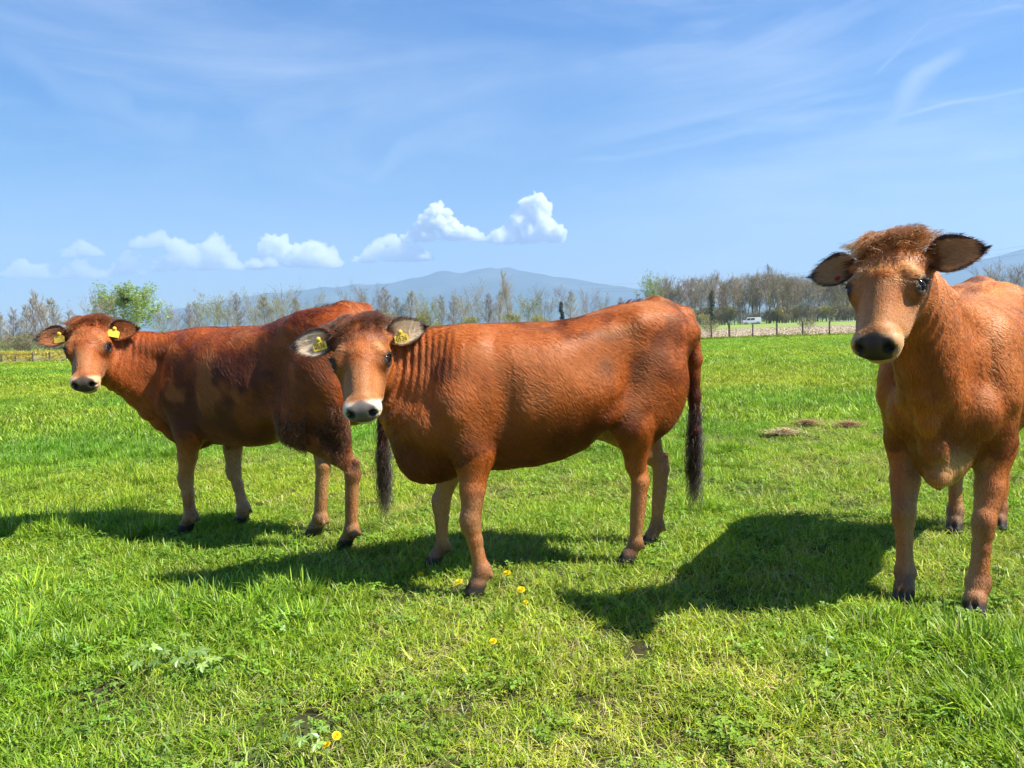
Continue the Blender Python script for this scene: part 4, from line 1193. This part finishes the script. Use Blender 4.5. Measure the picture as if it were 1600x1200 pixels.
# ------------------------------------------------------------------ trees
M_bark = simple_mat('grey_bark', (.105, .085, .068), .95, .1, noise=(.19, .165, .14), nscale=3)
M_twig = simple_mat('twigs', (.19, .145, .105), .95, .05, noise=(.28, .22, .16), nscale=.8)
M_twig2 = simple_mat('pale_twigs', (.27, .225, .15), .95, .05, noise=(.35, .30, .20), nscale=.8)
def rot_about(v, axis, a): return Matrix.Rotation(a, 3, axis) @ v
def grow(seed, H, style):
    r = random.Random(seed); trunk, limbs, tips = [], [], []
    st = dict(round=dict(clear=.20, up=.55, n1=13, spread=1.0, len1=.46), alder=dict(clear=.16, up=.50, n1=30, spread=.80, len1=.26), poplar=dict(clear=.15, up=.80, n1=20, spread=.42, len1=.26),
              willow=dict(clear=.12, up=.45, n1=15, spread=1.15, len1=.55), wood=dict(clear=.40, up=.50, n1=15, spread=.85, len1=.25), bush=dict(clear=.02, up=.6, n1=14, spread=.9, len1=.6))[style]
    # leader
    p = Vector((0, 0, 0)); d = Vector((r.uniform(-.05, .05), r.uniform(-.05, .05), 1)); pl = []; nseg = 9; r0 = H * (.008 if style == 'poplar' else .011) + .02
    top = .97 if style in ('alder', 'poplar', 'wood') else .62
    for i in range(nseg + 1):
        t = i / nseg; pl.append((p.copy(), max(r0 * (1 - t * .86), .03)))
        p = p + d.normalized() * H * top / nseg; d += Vector((r.uniform(-.09, .09), r.uniform(-.09, .09), 0)); d.z = max(d.z, .8)
    trunk.append(pl)
    def along(t):
        f = t * nseg; i = min(int(f), nseg - 1); return pl[i][0].lerp(pl[i + 1][0], f - i), pl[i][1]
    def branch(p, d, ln, rad, lev):
        n = 5 if lev == 1 else 4 if lev == 2 else 3; q = p.copy(); out = [(q.copy(), rad)]; dd = d.normalized()
        for i in range(n):
            dd = (dd + Vector((r.uniform(-.22, .22), r.uniform(-.22, .22), r.uniform(-.10, .20) + st['up'] * .16))).normalized()
            q = q + dd * ln / n; rr = max(rad * (1 - (i + 1) / n * .75), .013); out.append((q.copy(), rr))
            if lev < 3 and i >= 0:
                for _ in range(2 if lev == 1 else 2):
                    if r.random() < .15: continue
                    ax = Vector((r.uniform(-1, 1), r.uniform(-1, 1), r.uniform(-1, 1))).normalized()
                    branch(q, rot_about(dd, ax, r.uniform(.4, .95)), ln * r.uniform(.38, .62), rr * .62, lev + 1)
        if lev >= 2: tips.append((q.copy(), dd.copy()))
        limbs.append((out, lev))
    for k in range(st['n1']):
        t = st['clear'] + (1 - st['clear']) * (k + r.random()) / st['n1']; t = min(t, .99)
        q, rr = along(t); az = k * 2.4 + r.uniform(-.4, .4)
        prof = (1 - t) * .85 + .30 if style != 'round' else 1.0
        if style == 'poplar': prof = .6 + .5 * math.sin(min(t * 1.2, 1) * math.pi)
        if style == 'wood': prof = .5 + .6 * math.sin(min((t - st['clear']) / (1 - st['clear']), 1) * math.pi * .9)
        d = Vector((math.cos(az) * st['spread'], math.sin(az) * st['spread'], st['up'] + .25 * t))
        branch(q, d, H * st['len1'] * prof * r.uniform(.75, 1.15), max(rr * .5, .025), 1)
    return trunk, limbs, tips
def tree_meshes(name, seed, H, style, twig=None, leaf=None, nleaf=0, lsize=.25, ivy=False):
    tr, limbs, tips = grow(seed, H, style); r = np.random.default_rng(seed)
    v, f = tube_mesh(tr, 6); tm = new_mesh('trunk', v, f, M_bark); parts = [tm.data]; COL.objects.unlink(tm); bpy.data.objects.remove(tm)
    v1, f1 = tube_mesh([l for l, lev in limbs], 3); cm = new_mesh('crown', v1, f1, twig or M_twig); parts.append(cm.data); COL.objects.unlink(cm); bpy.data.objects.remove(cm)
    names = ['trunk', 'crown']
    if nleaf:
        V, C = [], []
        for i in range(nleaf):
            p, d = tips[r.integers(len(tips))]; c = np.array(p) + r.normal(0, H * .022, 3)
            e1 = r.normal(0, 1, 3); e1 /= np.linalg.norm(e1); e2 = np.cross(e1, r.normal(0, 1, 3)); e2 /= np.linalg.norm(e2)
            s = lsize * r.uniform(.6, 1.3); V += [c - e1 * s, c + e2 * s * .5, c + e1 * s, c - e2 * s * .5]; C += [np.array(leaf) * r.uniform(.7, 1.3)] * 4
        Q = np.arange(len(V)).reshape(-1, 4)
        lm = new_mesh('foliage', np.array(V), Q, M_leafs, None, False, np.array(C)); parts.append(lm.data); names.append('foliage'); COL.objects.unlink(lm); bpy.data.objects.remove(lm)
    if ivy:
        V, C = [], []
        for i in range(1500):
            t = r.random() * .80; p = np.array(tr[0][int(t * 9)][0]) ; a = r.random() * 6.28; rr = (.35 + 1.0 * r.random() ** 1.5) * (1 - t * .6) * H / 13 * (1 + .5 * math.sin(t * 19 + a))
            c = np.array([p[0] + math.cos(a) * rr, p[1] + math.sin(a) * rr, H * t * .97 + r.normal(0, .1)])
            e1 = r.normal(0, 1, 3); e1 /= np.linalg.norm(e1); e2 = np.cross(e1, r.normal(0, 1, 3)); e2 /= np.linalg.norm(e2); s = .22
            V += [c - e1 * s, c + e2 * s * .7, c + e1 * s, c - e2 * s * .7]; C += [np.array([.045, .075, .022]) * r.uniform(.6, 1.5)] * 4
        lm = new_mesh('ivy', np.array(V), np.arange(len(V)).reshape(-1, 4), M_leafs, None, False, np.array(C)); parts.append(lm.data); names.append('ivy'); COL.objects.unlink(lm); bpy.data.objects.remove(lm)
    return list(zip(names, parts)), H
BUD, YEL, LEAF, OLIVE = (.20, .21, .075), (.34, .32, .06), (.19, .27, .045), (.16, .17, .06)
PROTO = dict(
    round1=tree_meshes('r1', 1, 10, 'round', None, BUD, 350, .13), round2=tree_meshes('r2', 2, 10, 'round', M_twig2, BUD, 700, .14), alder1=tree_meshes('a1', 3, 10, 'alder'),
    alder2=tree_meshes('a2', 4, 10, 'alder', M_twig2, BUD, 300, .13), poplar=tree_meshes('p1', 5, 10, 'poplar', M_twig2), wood1=tree_meshes('w1', 6, 10, 'wood'), wood2=tree_meshes('w2', 7, 10, 'wood', M_twig2, BUD, 260, .13),
    wood3=tree_meshes('w3', 8, 10, 'wood', None, OLIVE, 500, .15), ivy=tree_meshes('iv', 9, 10, 'wood', None, None, 0, .2, True), green=tree_meshes('g1', 10, 10, 'round', M_twig2, LEAF, 3600, .17),
    budding=tree_meshes('b1', 13, 10, 'round', M_twig2, (.22, .27, .07), 1700, .15), yellow=tree_meshes('y1', 12, 10, 'bush', M_twig2, YEL, 1400, .28), bush=tree_meshes('bs', 14, 10, 'bush', None, BUD, 500, .25),
    willow=tree_meshes('wl', 11, 10, 'willow', M_twig2, (.25, .36, .065), 9000, .13))
rt = random.Random(4)
def plant(px, top, depth, proto, label, wid=None, name='bare_tree', cat='tree', group='leafless trees along the far edge of the fields', base=0.0):
    """a tree whose foot stands on the ground at that depth and whose top reaches the height measured in the photograph"""
    parts, H = PROTO[proto]
    p = at_depth(px, 520, depth); t = at_depth(px, top, depth)
    h = max(t.z, 1.5)
    root = empty(name, (p.x, depth, base), rt.random() * 6.28)
    s = h / H * 1.03
    root.scale = (s * (wid or 1), s * (wid or 1), s)
    tag(root, label, cat, group)
    for nm, me in parts:
        o = bpy.data.objects.new(nm, me); COL.objects.link(o); o.parent = root
    return root
ORD = ['first', 'second', 'third', 'fourth', 'fifth', 'sixth', 'seventh', 'eighth', 'ninth', 'tenth', 'eleventh', 'twelfth', 'thirteenth', 'fourteenth', 'fifteenth', 'sixteenth', 'seventeenth', 'eighteenth', 'nineteenth', 'twentieth', 'twenty-first', 'twenty-second', 'twenty-third', 'twenty-fourth', 'twenty-fifth', 'twenty-sixth']
for k, (x, t, d, pr, w) in enumerate([(-22, 486, 84, 'alder1', 1), (3, 492, 78, 'alder2', 1.1), (20, 486, 80, 'alder1', .9), (42, 481, 82, 'alder2', .8), (58, 470, 80, 'alder1', .8), (74, 468, 84, 'poplar', 1.1), (92, 471, 82, 'alder2', .9), (112, 490, 80, 'alder1', 1.2), (152, 470, 84, 'round1', 1.0), (255, 488, 92, 'round1', .9)]):
    plant(x, t, d, pr, 'leafless grey tree behind the left cow\'s head, %s from the left frame edge' % ORD[k], w)
plant(203, 437, 88, 'willow', 'big round pale green tree rising behind the left cow\'s back', 1.05, 'green_tree', 'tree', None)
for k, (x, t, pr, w) in enumerate([(276, 486, 'round1', 1), (298, 478, 'alder1', 1), (314, 474, 'alder2', 1), (336, 469, 'budding', 1), (356, 472, 'round2', .9), (372, 463, 'alder1', 1.1), (396, 466, 'round2', .8), (414, 466, 'alder2', 1.2), (432, 464, 'budding', .8), (450, 460, 'round1', .9), (470, 470, 'alder2', 1), (495, 468, 'round2', .9)]):
    plant(x, t, 215 + rt.uniform(-12, 25), pr, 'bare tree above the left cow\'s back, %s from the round green tree' % ORD[k], w)
for k, (x, t, pr, w) in enumerate([(552, 462, 'round1', .9), (577, 456, 'round1', 1), (600, 455, 'alder1', 1.2), (622, 467, 'alder2', 1), (641, 459, 'alder2', 1.2), (658, 472, 'round2', .8), (674, 469, 'budding', .8), (690, 466, 'alder1', 1), (708, 466, 'alder1', .9), (722, 468, 'round2', .8), (740, 456, 'round2', 1.0), (764, 463, 'alder1', 1.1), (779, 457, 'alder2', 1), (826, 465, 'budding', .9), (851, 461, 'round2', .9), (893, 458, 'alder2', 1), (920, 461, 'round1', .8), (945, 470, 'round2', .8), (970, 468, 'alder1', 1)]):
    plant(x, t, 215 + rt.uniform(-12, 25), pr, 'bare tree above the middle cow\'s back, %s rightward from its head' % ORD[k], w)
plant(797, 437, 205, 'poplar', 'tallest slender pale bare tree below the mountain top', .95)
plant(880, 461, 208, 'ivy', 'dark ivy-clad tree above the middle cow\'s back', .8, 'ivy_tree', 'tree', None)
plant(1021, 446, 190, 'green', 'round yellow-green tree behind the middle cow\'s rump', .75, 'green_tree', 'tree', None)
for k, x in enumerate([608, 665, 735, 803, 842, 1100]):
    plant(x, 493 - rt.uniform(0, 6), 205, 'yellow', 'yellow-green shrub at the foot of the bare trees, %s from the left' % ORD[k], 1.3, 'shrub', 'shrub', 'yellow-green shrubs under the far trees')
plant(1112, 441, 218, 'ivy', 'tall tree with a dark ivy trunk left of the white van', .75, 'ivy_tree', 'tree', None)
plant(1214, 426, 226, 'poplar', 'tallest pale tree rising above the wood right of the van', 1.15)
wood = [(1045, 456, 'wood1'), (1062, 458, 'wood3'), (1078, 456, 'wood1'), (1093, 454, 'wood2'), (1124, 455, 'wood1'), (1137, 449, 'wood3'), (1148, 446, 'wood2'), (1157, 443, 'wood1'), (1168, 442, 'wood2'), (1178, 444, 'wood3'), (1187, 440, 'wood1'), (1198, 441, 'wood2'),
        (1228, 446, 'wood3'), (1240, 446, 'wood1'), (1250, 447, 'wood2'), (1261, 449, 'wood3'), (1272, 446, 'wood2'), (1285, 450, 'wood1'), (1298, 449, 'wood3'), (1312, 452, 'wood2'), (1326, 450, 'wood1')]
for k, (x, t, pr) in enumerate(wood):
    plant(x, t, 222 + rt.uniform(-3, 12), pr, 'bare slender tree at the edge of the wood behind the van, %s from the left' % ORD[k], 1.0)
for k, (x, t, pr) in enumerate([(1545, 428, 'round1'), (1562, 424, 'round1'), (1580, 428, 'wood1'), (1597, 431, 'round1'), (1625, 430, 'wood1')]):
    plant(x, t, 150 + rt.uniform(0, 10), pr, 'dark bare tree right of the right cow\'s ear, %s from the ear' % ORD[k], 1.0)
# the wood's unseen depth and its underwood, one mass
def mass(name, items, label, kind='stuff', cat='woods'):
    V, Fc, MI, mats, CL = [], [], [], [], []
    off = 0; r = random.Random(9)
    for (x, y, h, pr, w) in items:
        a = r.random() * 6.28; ca, sa = math.cos(a), math.sin(a)
        for nm, me in PROTO[pr][0]:
            co = np.empty(len(me.vertices) * 3); me.vertices.foreach_get('co', co); co = co.reshape(-1, 3) * [h / 10 * w, h / 10 * w, h / 10]
            co = np.stack([co[:, 0] * ca - co[:, 1] * sa + x, co[:, 0] * sa + co[:, 1] * ca + y, co[:, 2]], 1)
            m = me.materials[0]
            if m not in mats: mats.append(m)
            li = np.empty(len(me.loops), dtype=np.int32); me.loops.foreach_get('vertex_index', li)
            lt = np.empty(len(me.polygons), dtype=np.int32); me.polygons.foreach_get('loop_total', lt)
            cl = np.full((len(co), 4), .3)
            if 'col' in me.attributes:
                q = np.empty(len(co) * 4, dtype=np.float32); me.attributes['col'].data.foreach_get('color', q); cl = q.reshape(-1, 4)
            V.append(co); Fc.append(li + off); MI.append((mats.index(m), lt)); CL.append(cl); off += len(co)
    me = bpy.data.meshes.new(name); V = np.concatenate(V); L = np.concatenate(Fc); LT = np.concatenate([b for a, b in MI]); M = np.concatenate([np.full(len(b), a) for a, b in MI])
    me.vertices.add(len(V)); me.vertices.foreach_set('co', V.astype(np.float32).ravel()); me.loops.add(len(L)); me.loops.foreach_set('vertex_index', L)
    me.polygons.add(len(LT)); me.polygons.foreach_set('loop_start', np.concatenate([[0], np.cumsum(LT)[:-1]]).astype(np.int32)); me.polygons.foreach_set('loop_total', LT); me.polygons.foreach_set('material_index', M.astype(np.int32)); me.update(calc_edges=True)
    a = me.attributes.new('col', 'FLOAT_COLOR', 'POINT'); a.data.foreach_set('color', np.concatenate(CL).astype(np.float32).ravel())
    for m in mats: me.materials.append(m)
    o = bpy.data.objects.new(name, me); COL.objects.link(o)
    return tag(o, label, cat, kind=kind)
it = []
for i in range(80):
    d = rt.uniform(238, 275); x = rt.uniform(1030, 1345); p = at_depth(x, 500, d); it.append((p.x, d, rt.uniform(10, 14), rt.choice(['wood1', 'wood2', 'wood3']), 1.0))
mass('woodland', it, 'brownish depth of the leafless wood behind the van')
it = []
for i in range(80):
    d = rt.uniform(219, 232); x = rt.uniform(1035, 1345); p = at_depth(x, 500, d); it.append((p.x, d, rt.uniform(2.5, 6.5), rt.choice(['bush', 'bush', 'bush', 'bush', 'yellow']), 1.3))
mass('undergrowth', it, 'low brown and yellowish underwood at the foot of the wood behind the van')
it = []
for i in range(60):
    d = rt.uniform(205, 222); x = rt.uniform(270, 1000); p = at_depth(x, 500, d); it.append((p.x, d, rt.uniform(1.8, 4.0), rt.choice(['bush', 'bush', 'yellow', 'bush']), 1.4))
for i in range(26):
    d = rt.uniform(74, 88); x = rt.uniform(-40, 130); p = at_depth(x, 500, d); it.append((p.x, d, rt.uniform(1.2, 2.6), rt.choice(['bush', 'bush', 'budding']), 1.4))
mass('hedge_undergrowth', it, 'low brushwood hedge joining the feet of the far trees', 'stuff', 'hedge')
plant(1262, 500, 52.6, 'bush', 'small pale budding bush by the right fence posts', 1.0, 'bush', 'bush', None)
plant(1108, 512, 52.0, 'bush', 'small brown bush grown round a fence post by the middle cow\'s tail', 1.3, 'bush', 'bush', None)
# nest ball in the green tree
import bmesh
nb_ = []
for k in range(60):
    a, b = rt.random() * 6.28, rt.uniform(-1, 1); c = math.sqrt(1 - b * b); p = Vector((c * math.cos(a), c * math.sin(a), b)) * .42
    q = p + Vector((rt.uniform(-.5, .5), rt.uniform(-.5, .5), rt.uniform(-.5, .5)))
    nb_.append([(p * .2, .05), (p, .05), (q, .03)])
for k, (x, y) in enumerate([(197, 467), (207, 468)]):
    v, f = tube_mesh(nb_, 4)
    tag(new_mesh('mistletoe_ball', v, f, simple_mat('mistletoe', (.05, .06, .025), .9, .1), None, True, loc=at_depth(x, y, 85.5)), ['larger dark mistletoe ball in the round green tree', 'smaller dark mistletoe ball beside the larger one in the round green tree'][k], 'mistletoe', 'mistletoe balls in the green tree').scale = [(.9,) * 3, (.6,) * 3][k]

# ------------------------------------------------------------------ white van on the road
M_white = simple_mat('white_paint', (.80, .80, .80), .3, .5)
M_glass = simple_mat('dark_glass', (.02, .025, .03), .08, .6)
M_tyre = simple_mat('tyre_rubber', (.02, .02, .02), .85, .2)
M_rim = simple_mat('wheel_rim', (.4, .4, .42), .35, .5, metallic=.7)
M_lamp = simple_mat('lamp_glass', (.6, .6, .6), .15, .6)
M_red = simple_mat('tail_lamp', (.4, .013, .02), .25, .5)
vp = at_depth(1174, 500, 209.0)
van = empty('van', (vp.x, 209.0, .10), math.radians(172)); tag(van, 'small white panel van driving left on the far road', 'van')
prof = [(2.45, .45), (2.50, .75), (2.42, 1.02), (1.75, 1.16), (1.15, 1.78), (.80, 1.92), (-2.30, 1.95), (-2.45, 1.80), (-2.50, .9), (-2.46, .40)]
V = []; hw = .92
for sy in (-1, 1):
    for x, z in prof: V.append((x, sy * hw * (1 - .10 * max(0, z - 1.0)), z))
n = len(prof)
F_ = [tuple(range(n)), tuple(range(n, 2 * n))[::-1]] + [(i, n + i, n + (i + 1) % n, (i + 1) % n) for i in range(n)]
new_mesh('body', V, F_, M_white, van, False)
for sy in (-1, 1):
    def q3(pts, nm, mat, par=van):
        vs = [(x, sy * (hw * (1 - .10 * max(0, z - 1.0)) + dy), z) for dy in (.003, .018) for x, z in pts]; m = len(pts)
        return new_mesh(nm, vs, [tuple(range(m)), tuple(range(m, 2 * m))[::-1]] + [(i, m + i, m + (i + 1) % m, (i + 1) % m) for i in range(m)], mat, par, False)
    q3([(1.50, 1.20), (1.08, 1.70), (.45, 1.72), (.45, 1.20)], 'side_window', M_glass)
    q3([(.30, 1.22), (.30, 1.70), (-.75, 1.72), (-.75, 1.22)], 'side_window', M_glass)
    for wx in (1.55, -1.60):
        w = empty('wheel', (wx, sy * .86, .33)); w.parent = van
        vs, fs = tube_mesh([[((0, -.11, 0), .30), ((0, -.09, 0), .33), ((0, .09, 0), .33), ((0, .11, 0), .30)]], 18); new_mesh('tyre', vs, fs, M_tyre, w, False)
        vs, fs = tube_mesh([[((0, -.118, 0), .19), ((0, .118, 0), .19)]], 12); new_mesh('rim', vs, fs, M_rim, w, False)
def bx(nm, c, s, mat):
    vs = [(c[0] + a * s[0], c[1] + b * s[1], c[2] + d * s[2]) for a in (-1, 1) for b in (-1, 1) for d in (-1, 1)]
    return new_mesh(nm, vs, [(0, 1, 3, 2), (4, 6, 7, 5), (0, 4, 5, 1), (2, 3, 7, 6), (0, 2, 6, 4), (1, 5, 7, 3)], mat, van, False)
new_mesh('windscreen', [(1.70, -.80, 1.215), (1.70, .80, 1.215), (1.22, .74, 1.735), (1.22, -.74, 1.735), (1.72, -.80, 1.225), (1.72, .80, 1.225), (1.24, .74, 1.745), (1.24, -.74, 1.745)], [(0, 1, 2, 3), (7, 6, 5, 4), (0, 4, 5, 1), (1, 5, 6, 2), (2, 6, 7, 3), (3, 7, 4, 0)], M_glass, van, False)
for sy in (-1, 1):
    bx('headlight', (2.44, sy * .70, .86), (.06, .17, .10), M_lamp); bx('tail_light', (-2.485, sy * .80, 1.05), (.03, .08, .22), M_red)
bx('bumper', (2.48, 0, .50), (.07, .88, .10), M_tyre)

# ------------------------------------------------------------------ overhead line far behind
M_cable = simple_mat('cable', (.16, .17, .19), .6, .3)
pw = empty('power_line', (0, 0, 0)); tag(pw, 'thin overhead power cables sagging above the wood at the right', 'power line')
for k, (ya, yb) in enumerate([(448, 386), (452, 392), (441, 379)]):
    A, B = at_depth(900, ya + 4, 420), at_depth(1750, yb - 18, 300)
    pl = [(A.lerp(B, t) - Vector((0, 0, 9 * 4 * t * (1 - t) * .55)), .028) for t in [i / 24 for i in range(25)]]
    v, f = tube_mesh([pl], 4); new_mesh('cable', v, f, M_cable, pw, False)

# ------------------------------------------------------------------ clouds: heaps of vapour
def cloud_mat(dens):
    m, n, l = material('cloud_vapour')
    out = n.new('ShaderNodeOutputMaterial'); v = n.new('ShaderNodeVolumePrincipled')
    v.inputs['Color'].default_value = (.985, .987, .99, 1); v.inputs['Density'].default_value = dens; v.inputs['Anisotropy'].default_value = .15
    l.new(v.outputs[0], out.inputs['Volume']); return m
def cloud(px, py, wpx, hpx, seed, dens, label, D=11500., flat=.25):
    r = np.random.default_rng(seed); c = at_depth(px, py, D); u = D / FPX
    W, Hh = wpx * u / 2 * .92, hpx * u / 2 * 1.05
    S = Sdf(); sc = 1 / 500.
    for i in range(90):
        x = r.uniform(-1, 1) if i % 3 else np.clip(r.normal(0, .4), -1, 1); top = (1 - abs(x) ** 2.2) * (.72 + .28 * math.sin(seed + 5 * x))
        z = -1 + r.random() ** .6 * 2.0 * top; rr = r.uniform(.12, .30) * (1 - .35 * max(0, z)) 
        S.el('c', (x * W * sc, r.normal(0, .3) * W * .6 * sc, z * Hh * sc), (rr * W * sc * .75, rr * W * sc * .75, rr * (W * .35 + Hh * .65) * sc * .85), .10)
    V, Q = S.mesh(max(W, Hh) * sc / 48)
    N = vert_normals(V, Q)
    V = V + N * ((np.abs(fbm(V, 5.0, seed, 4)) * .26 + np.abs(fbm(V, 15, seed + 3, 3)) * .12 - .07) * (W * sc) ** .5)[:, None]
    V[:, 2] = np.maximum(V[:, 2], -Hh * sc * (.92 + .10 * fbm(V, 4, seed, 3)))
    o = new_mesh('cloud', V / sc, Q, cloud_mat(dens), None, True, loc=c)
    return tag(o, label, 'cloud', 'heap clouds low over the horizon')
CL_ = [(829, 343, 128, 74, 1, .028, 'tall white cumulus cloud above the mountain top, farthest right'), (687, 348, 118, 56, 2, .028, 'white cumulus cloud just left of the tallest cumulus'),
       (615, 386, 118, 46, 3, .011, 'soft low cloud above the middle cow\'s head'), (458, 390, 142, 58, 4, .013, 'broad flat cloud with a bright right shoulder above the left cow\'s back'),
       (312, 392, 130, 62, 5, .009, 'hazy heap cloud above and right of the round green tree'), (240, 374, 70, 26, 6, .006, 'small faint cloud wisp above the round green tree'),
       (200, 410, 60, 40, 7, .008, 'faint heap cloud touching the top of the round green tree'), (130, 387, 66, 26, 8, .005, 'faint grey cloud above the left cow\'s head'),
       (132, 422, 84, 26, 9, .006, 'low ragged cloud just above the left cow\'s head'), (46, 418, 78, 36, 10, .007, 'faint ragged cloud nearest the left frame edge')]
for a in CL_: cloud(*a)

# ------------------------------------------------------------------ haze: one box of pale air
m, n, l = material('pale_air')
out = n.new('ShaderNodeOutputMaterial'); v = n.new('ShaderNodeVolumePrincipled')
v.inputs['Color'].default_value = (.385, .535, .86, 1); v.inputs['Density'].default_value = HAZE; v.inputs['Anisotropy'].default_value = .1
l.new(v.outputs[0], out.inputs['Volume'])
x0, x1, y0, y1, z0, z1 = -9500, 9500, -900, 9300, -3.5, 1050
hb = new_mesh('haze', [(x, y, z) for x in (x0, x1) for y in (y0, y1) for z in (z0, z1)], [(0, 1, 3, 2), (4, 6, 7, 5), (0, 4, 5, 1), (2, 3, 7, 6), (0, 2, 6, 4), (1, 5, 7, 3)], m, None, False)
tag(hb, 'pale blue air that veils the far hills', 'haze', kind='stuff')

# ------------------------------------------------------------------ small things in the grass
M_petal = leaf_mat('dandelion_petals', .3, .02, False); M_stem = simple_mat('dandelion_stem', (.20, .27, .07), .7, .2)
def dandelion(px, py, size, label, seed):
    r = np.random.default_rng(seed); g = ground_at(px, py + 16); h = .075 + .02 * r.random()
    root = empty('dandelion', g); tag(root, label, 'flower', 'dandelions around the middle cow\'s feet')
    tilt = np.array([r.normal(0, .25), -.45 + r.normal(0, .15), 1.0]); tilt /= np.linalg.norm(tilt)
    v, f = tube_mesh([[((0, 0, 0), .0025), ((.004, 0, h * .6), .0022), ((.006, -.004, h), .0022)]], 5); new_mesh('stem', v, f, M_stem, root)
    e1 = np.cross(tilt, [1, .2, 0]); e1 /= np.linalg.norm(e1); e2 = np.cross(tilt, e1); c = np.array([.006, -.004, h]); V, C = [], []
    for k in range(90):
        a = k * 2.4; q = math.sqrt(k / 90.); d = e1 * math.cos(a) + e2 * math.sin(a); s = np.cross(tilt, d)
        b = c + d * size * .15 * q; t = c + d * size * .85 * (.25 + .80 * q) + tilt * size * (.55 - .45 * q) * 1.0
        V += [b - s * .0012, b + s * .0012, t + s * .0022, t - s * .0022]; C += [np.array([.86, .70, .02]) * r.uniform(.8, 1.15)] * 4
    new_mesh('flower_head', np.array(V), np.arange(len(V)).reshape(-1, 4), M_petal, root, False, np.array(C))
for k, (x, y, s, lb) in enumerate([(656, 907, .021, 'yellow dandelion below the middle cow\'s far forefoot'), (716, 924, .022, 'yellow dandelion just left of the middle cow\'s near forefoot'), (791, 904, .024, 'big yellow dandelion right of the middle cow\'s near forefoot'), (813, 934, .022, 'yellow dandelion below and right of the near forefoot\'s big dandelion'),
        (984, 934, .021, 'lone yellow dandelion in shade below the middle cow\'s hind feet'), (820, 955, .014, 'small yellow dandelion bud below the pair right of the forefoot'), (769, 1016, .017, 'yellow dandelion lowest of those below the forefoot'), (706, 995, .009, 'small dandelion left of the lowest one'), (525, 1176, .015, 'yellow dandelion above the one at the bottom frame edge'), (510, 1194, .015, 'half-hidden dandelion at the bottom frame edge')]):
    dandelion(x, y, s, lb, 700 + k)
# withered mown grass heaps
def hay(px, py, w, label, seed, col):
    r = np.random.default_rng(seed); g = ground_at(px, py); V, C = [], []
    for k in range(420):
        a = r.random() * 6.28; q = abs(r.normal(0, .6)) * w; c = np.array([math.cos(a) * q * 1.3, math.sin(a) * q * .8, max(0, .02 * (1 - q / w)) * r.random() + .05 + r.normal(0, .012)])
        d = np.array([r.normal(), r.normal(), r.normal(0, .12)]); d /= np.linalg.norm(d); s = np.cross(d, [0, 0, 1]); L_ = r.uniform(.04, .10)
        V += [c - d * L_ - s * .003, c - d * L_ + s * .003, c + d * L_ + s * .002, c + d * L_ - s * .002]; C += [np.array(col) * r.uniform(.6, 1.3)] * 4
    tag(new_mesh('dry_grass_heap', np.array(V), np.arange(len(V)).reshape(-1, 4), M_petal, None, False, np.array(C), loc=g), label, 'dry grass', 'withered grass heaps in the pasture')
hay(1225, 682, .12, 'palest withered grass heap, left of the three by the right cow', 1, (.62, .47, .26))
hay(1262, 667, .10, 'thin reddish withered grass heap, middle of the three', 2, (.46, .30, .16))
hay(1325, 670, .11, 'darker reddish withered grass heap nearest the right cow', 3, (.42, .26, .14))
# lobed buttercup-like leaves in front
M_weed = leaf_mat('weed_leaves', .3, .03, False, .35)
def weed(px, py, nl, rad, sz, label, seed, col=(.17, .28, .06)):
    r = np.random.default_rng(seed); g = ground_at(px, py + 10); V, Fc, C = [], [], []
    root = empty('broadleaf_weed', g); tag(root, label, 'weed', 'lobed weeds in the foreground grass')
    for k in range(nl):
        a = k * 2.4 + r.normal(0, .3); q = rad * math.sqrt((k + .5) / nl); c = np.array([math.cos(a) * q, math.sin(a) * q, r.uniform(.075, .12)])
        V, Fc, C = [], [], []
        tl = np.array([math.cos(a) * .4 + r.normal(0, .15), math.sin(a) * .4 - .25, 1]); tl /= np.linalg.norm(tl)
        d0 = np.array([math.cos(a), math.sin(a), 0]); d0 -= tl * (d0 @ tl); d0 /= np.linalg.norm(d0); s0 = np.cross(tl, d0); kk = np.array(col) * r.uniform(.75, 1.3)
        for lb, ln in ((-1.9, .7), (-1.0, .9), (0, 1.1), (1.0, .9), (1.9, .7)):
            d = d0 * math.cos(lb) + s0 * math.sin(lb); s = np.cross(tl, d); L_ = .72 * sz * ln * r.uniform(.85, 1.15); b = len(V)
            V += [c, c + d * L_ * .55 + s * L_ * .26 + tl * L_ * .06, c + d * L_ * .85 + s * L_ * .14, c + d * L_ * 1.02 - tl * L_ * .08, c + d * L_ * .85 - s * L_ * .14, c + d * L_ * .55 - s * L_ * .26 + tl * L_ * .06]
            Fc.append([b, b + 1, b + 2, b + 3]); Fc.append([b, b + 3, b + 4, b + 5]); C += [kk] * 6
        stalk, sf = tube_mesh([[((c[0] * .2, c[1] * .2, 0), .002), (c, .0016)]], 3)
        lf = new_mesh('leaf', V, Fc, M_weed, root, False, np.array(C)); new_mesh('stalk', stalk, sf, M_stem, lf)
weed(232, 1050, 5, .07, .042, 'pale lobed weed, leftmost in the foreground grass', 1, (.24, .36, .09)); weed(288, 1044, 8, .09, .046, 'large lobed weed with shiny leaves in the left foreground', 2)
weed(318, 1058, 4, .05, .038, 'small pale lobed weed right of the large one', 3, (.26, .36, .10)); weed(480, 1185, 6, .06, .034, 'lobed weed at the bottom edge left of the middle', 4, (.22, .34, .08)); weed(1285, 1030, 5, .06, .032, 'small pale weed below the right cow\'s shadow', 5, (.24, .35, .09))

for c in (mid_cow, left_cow, right_cow):
    build_cow(c)
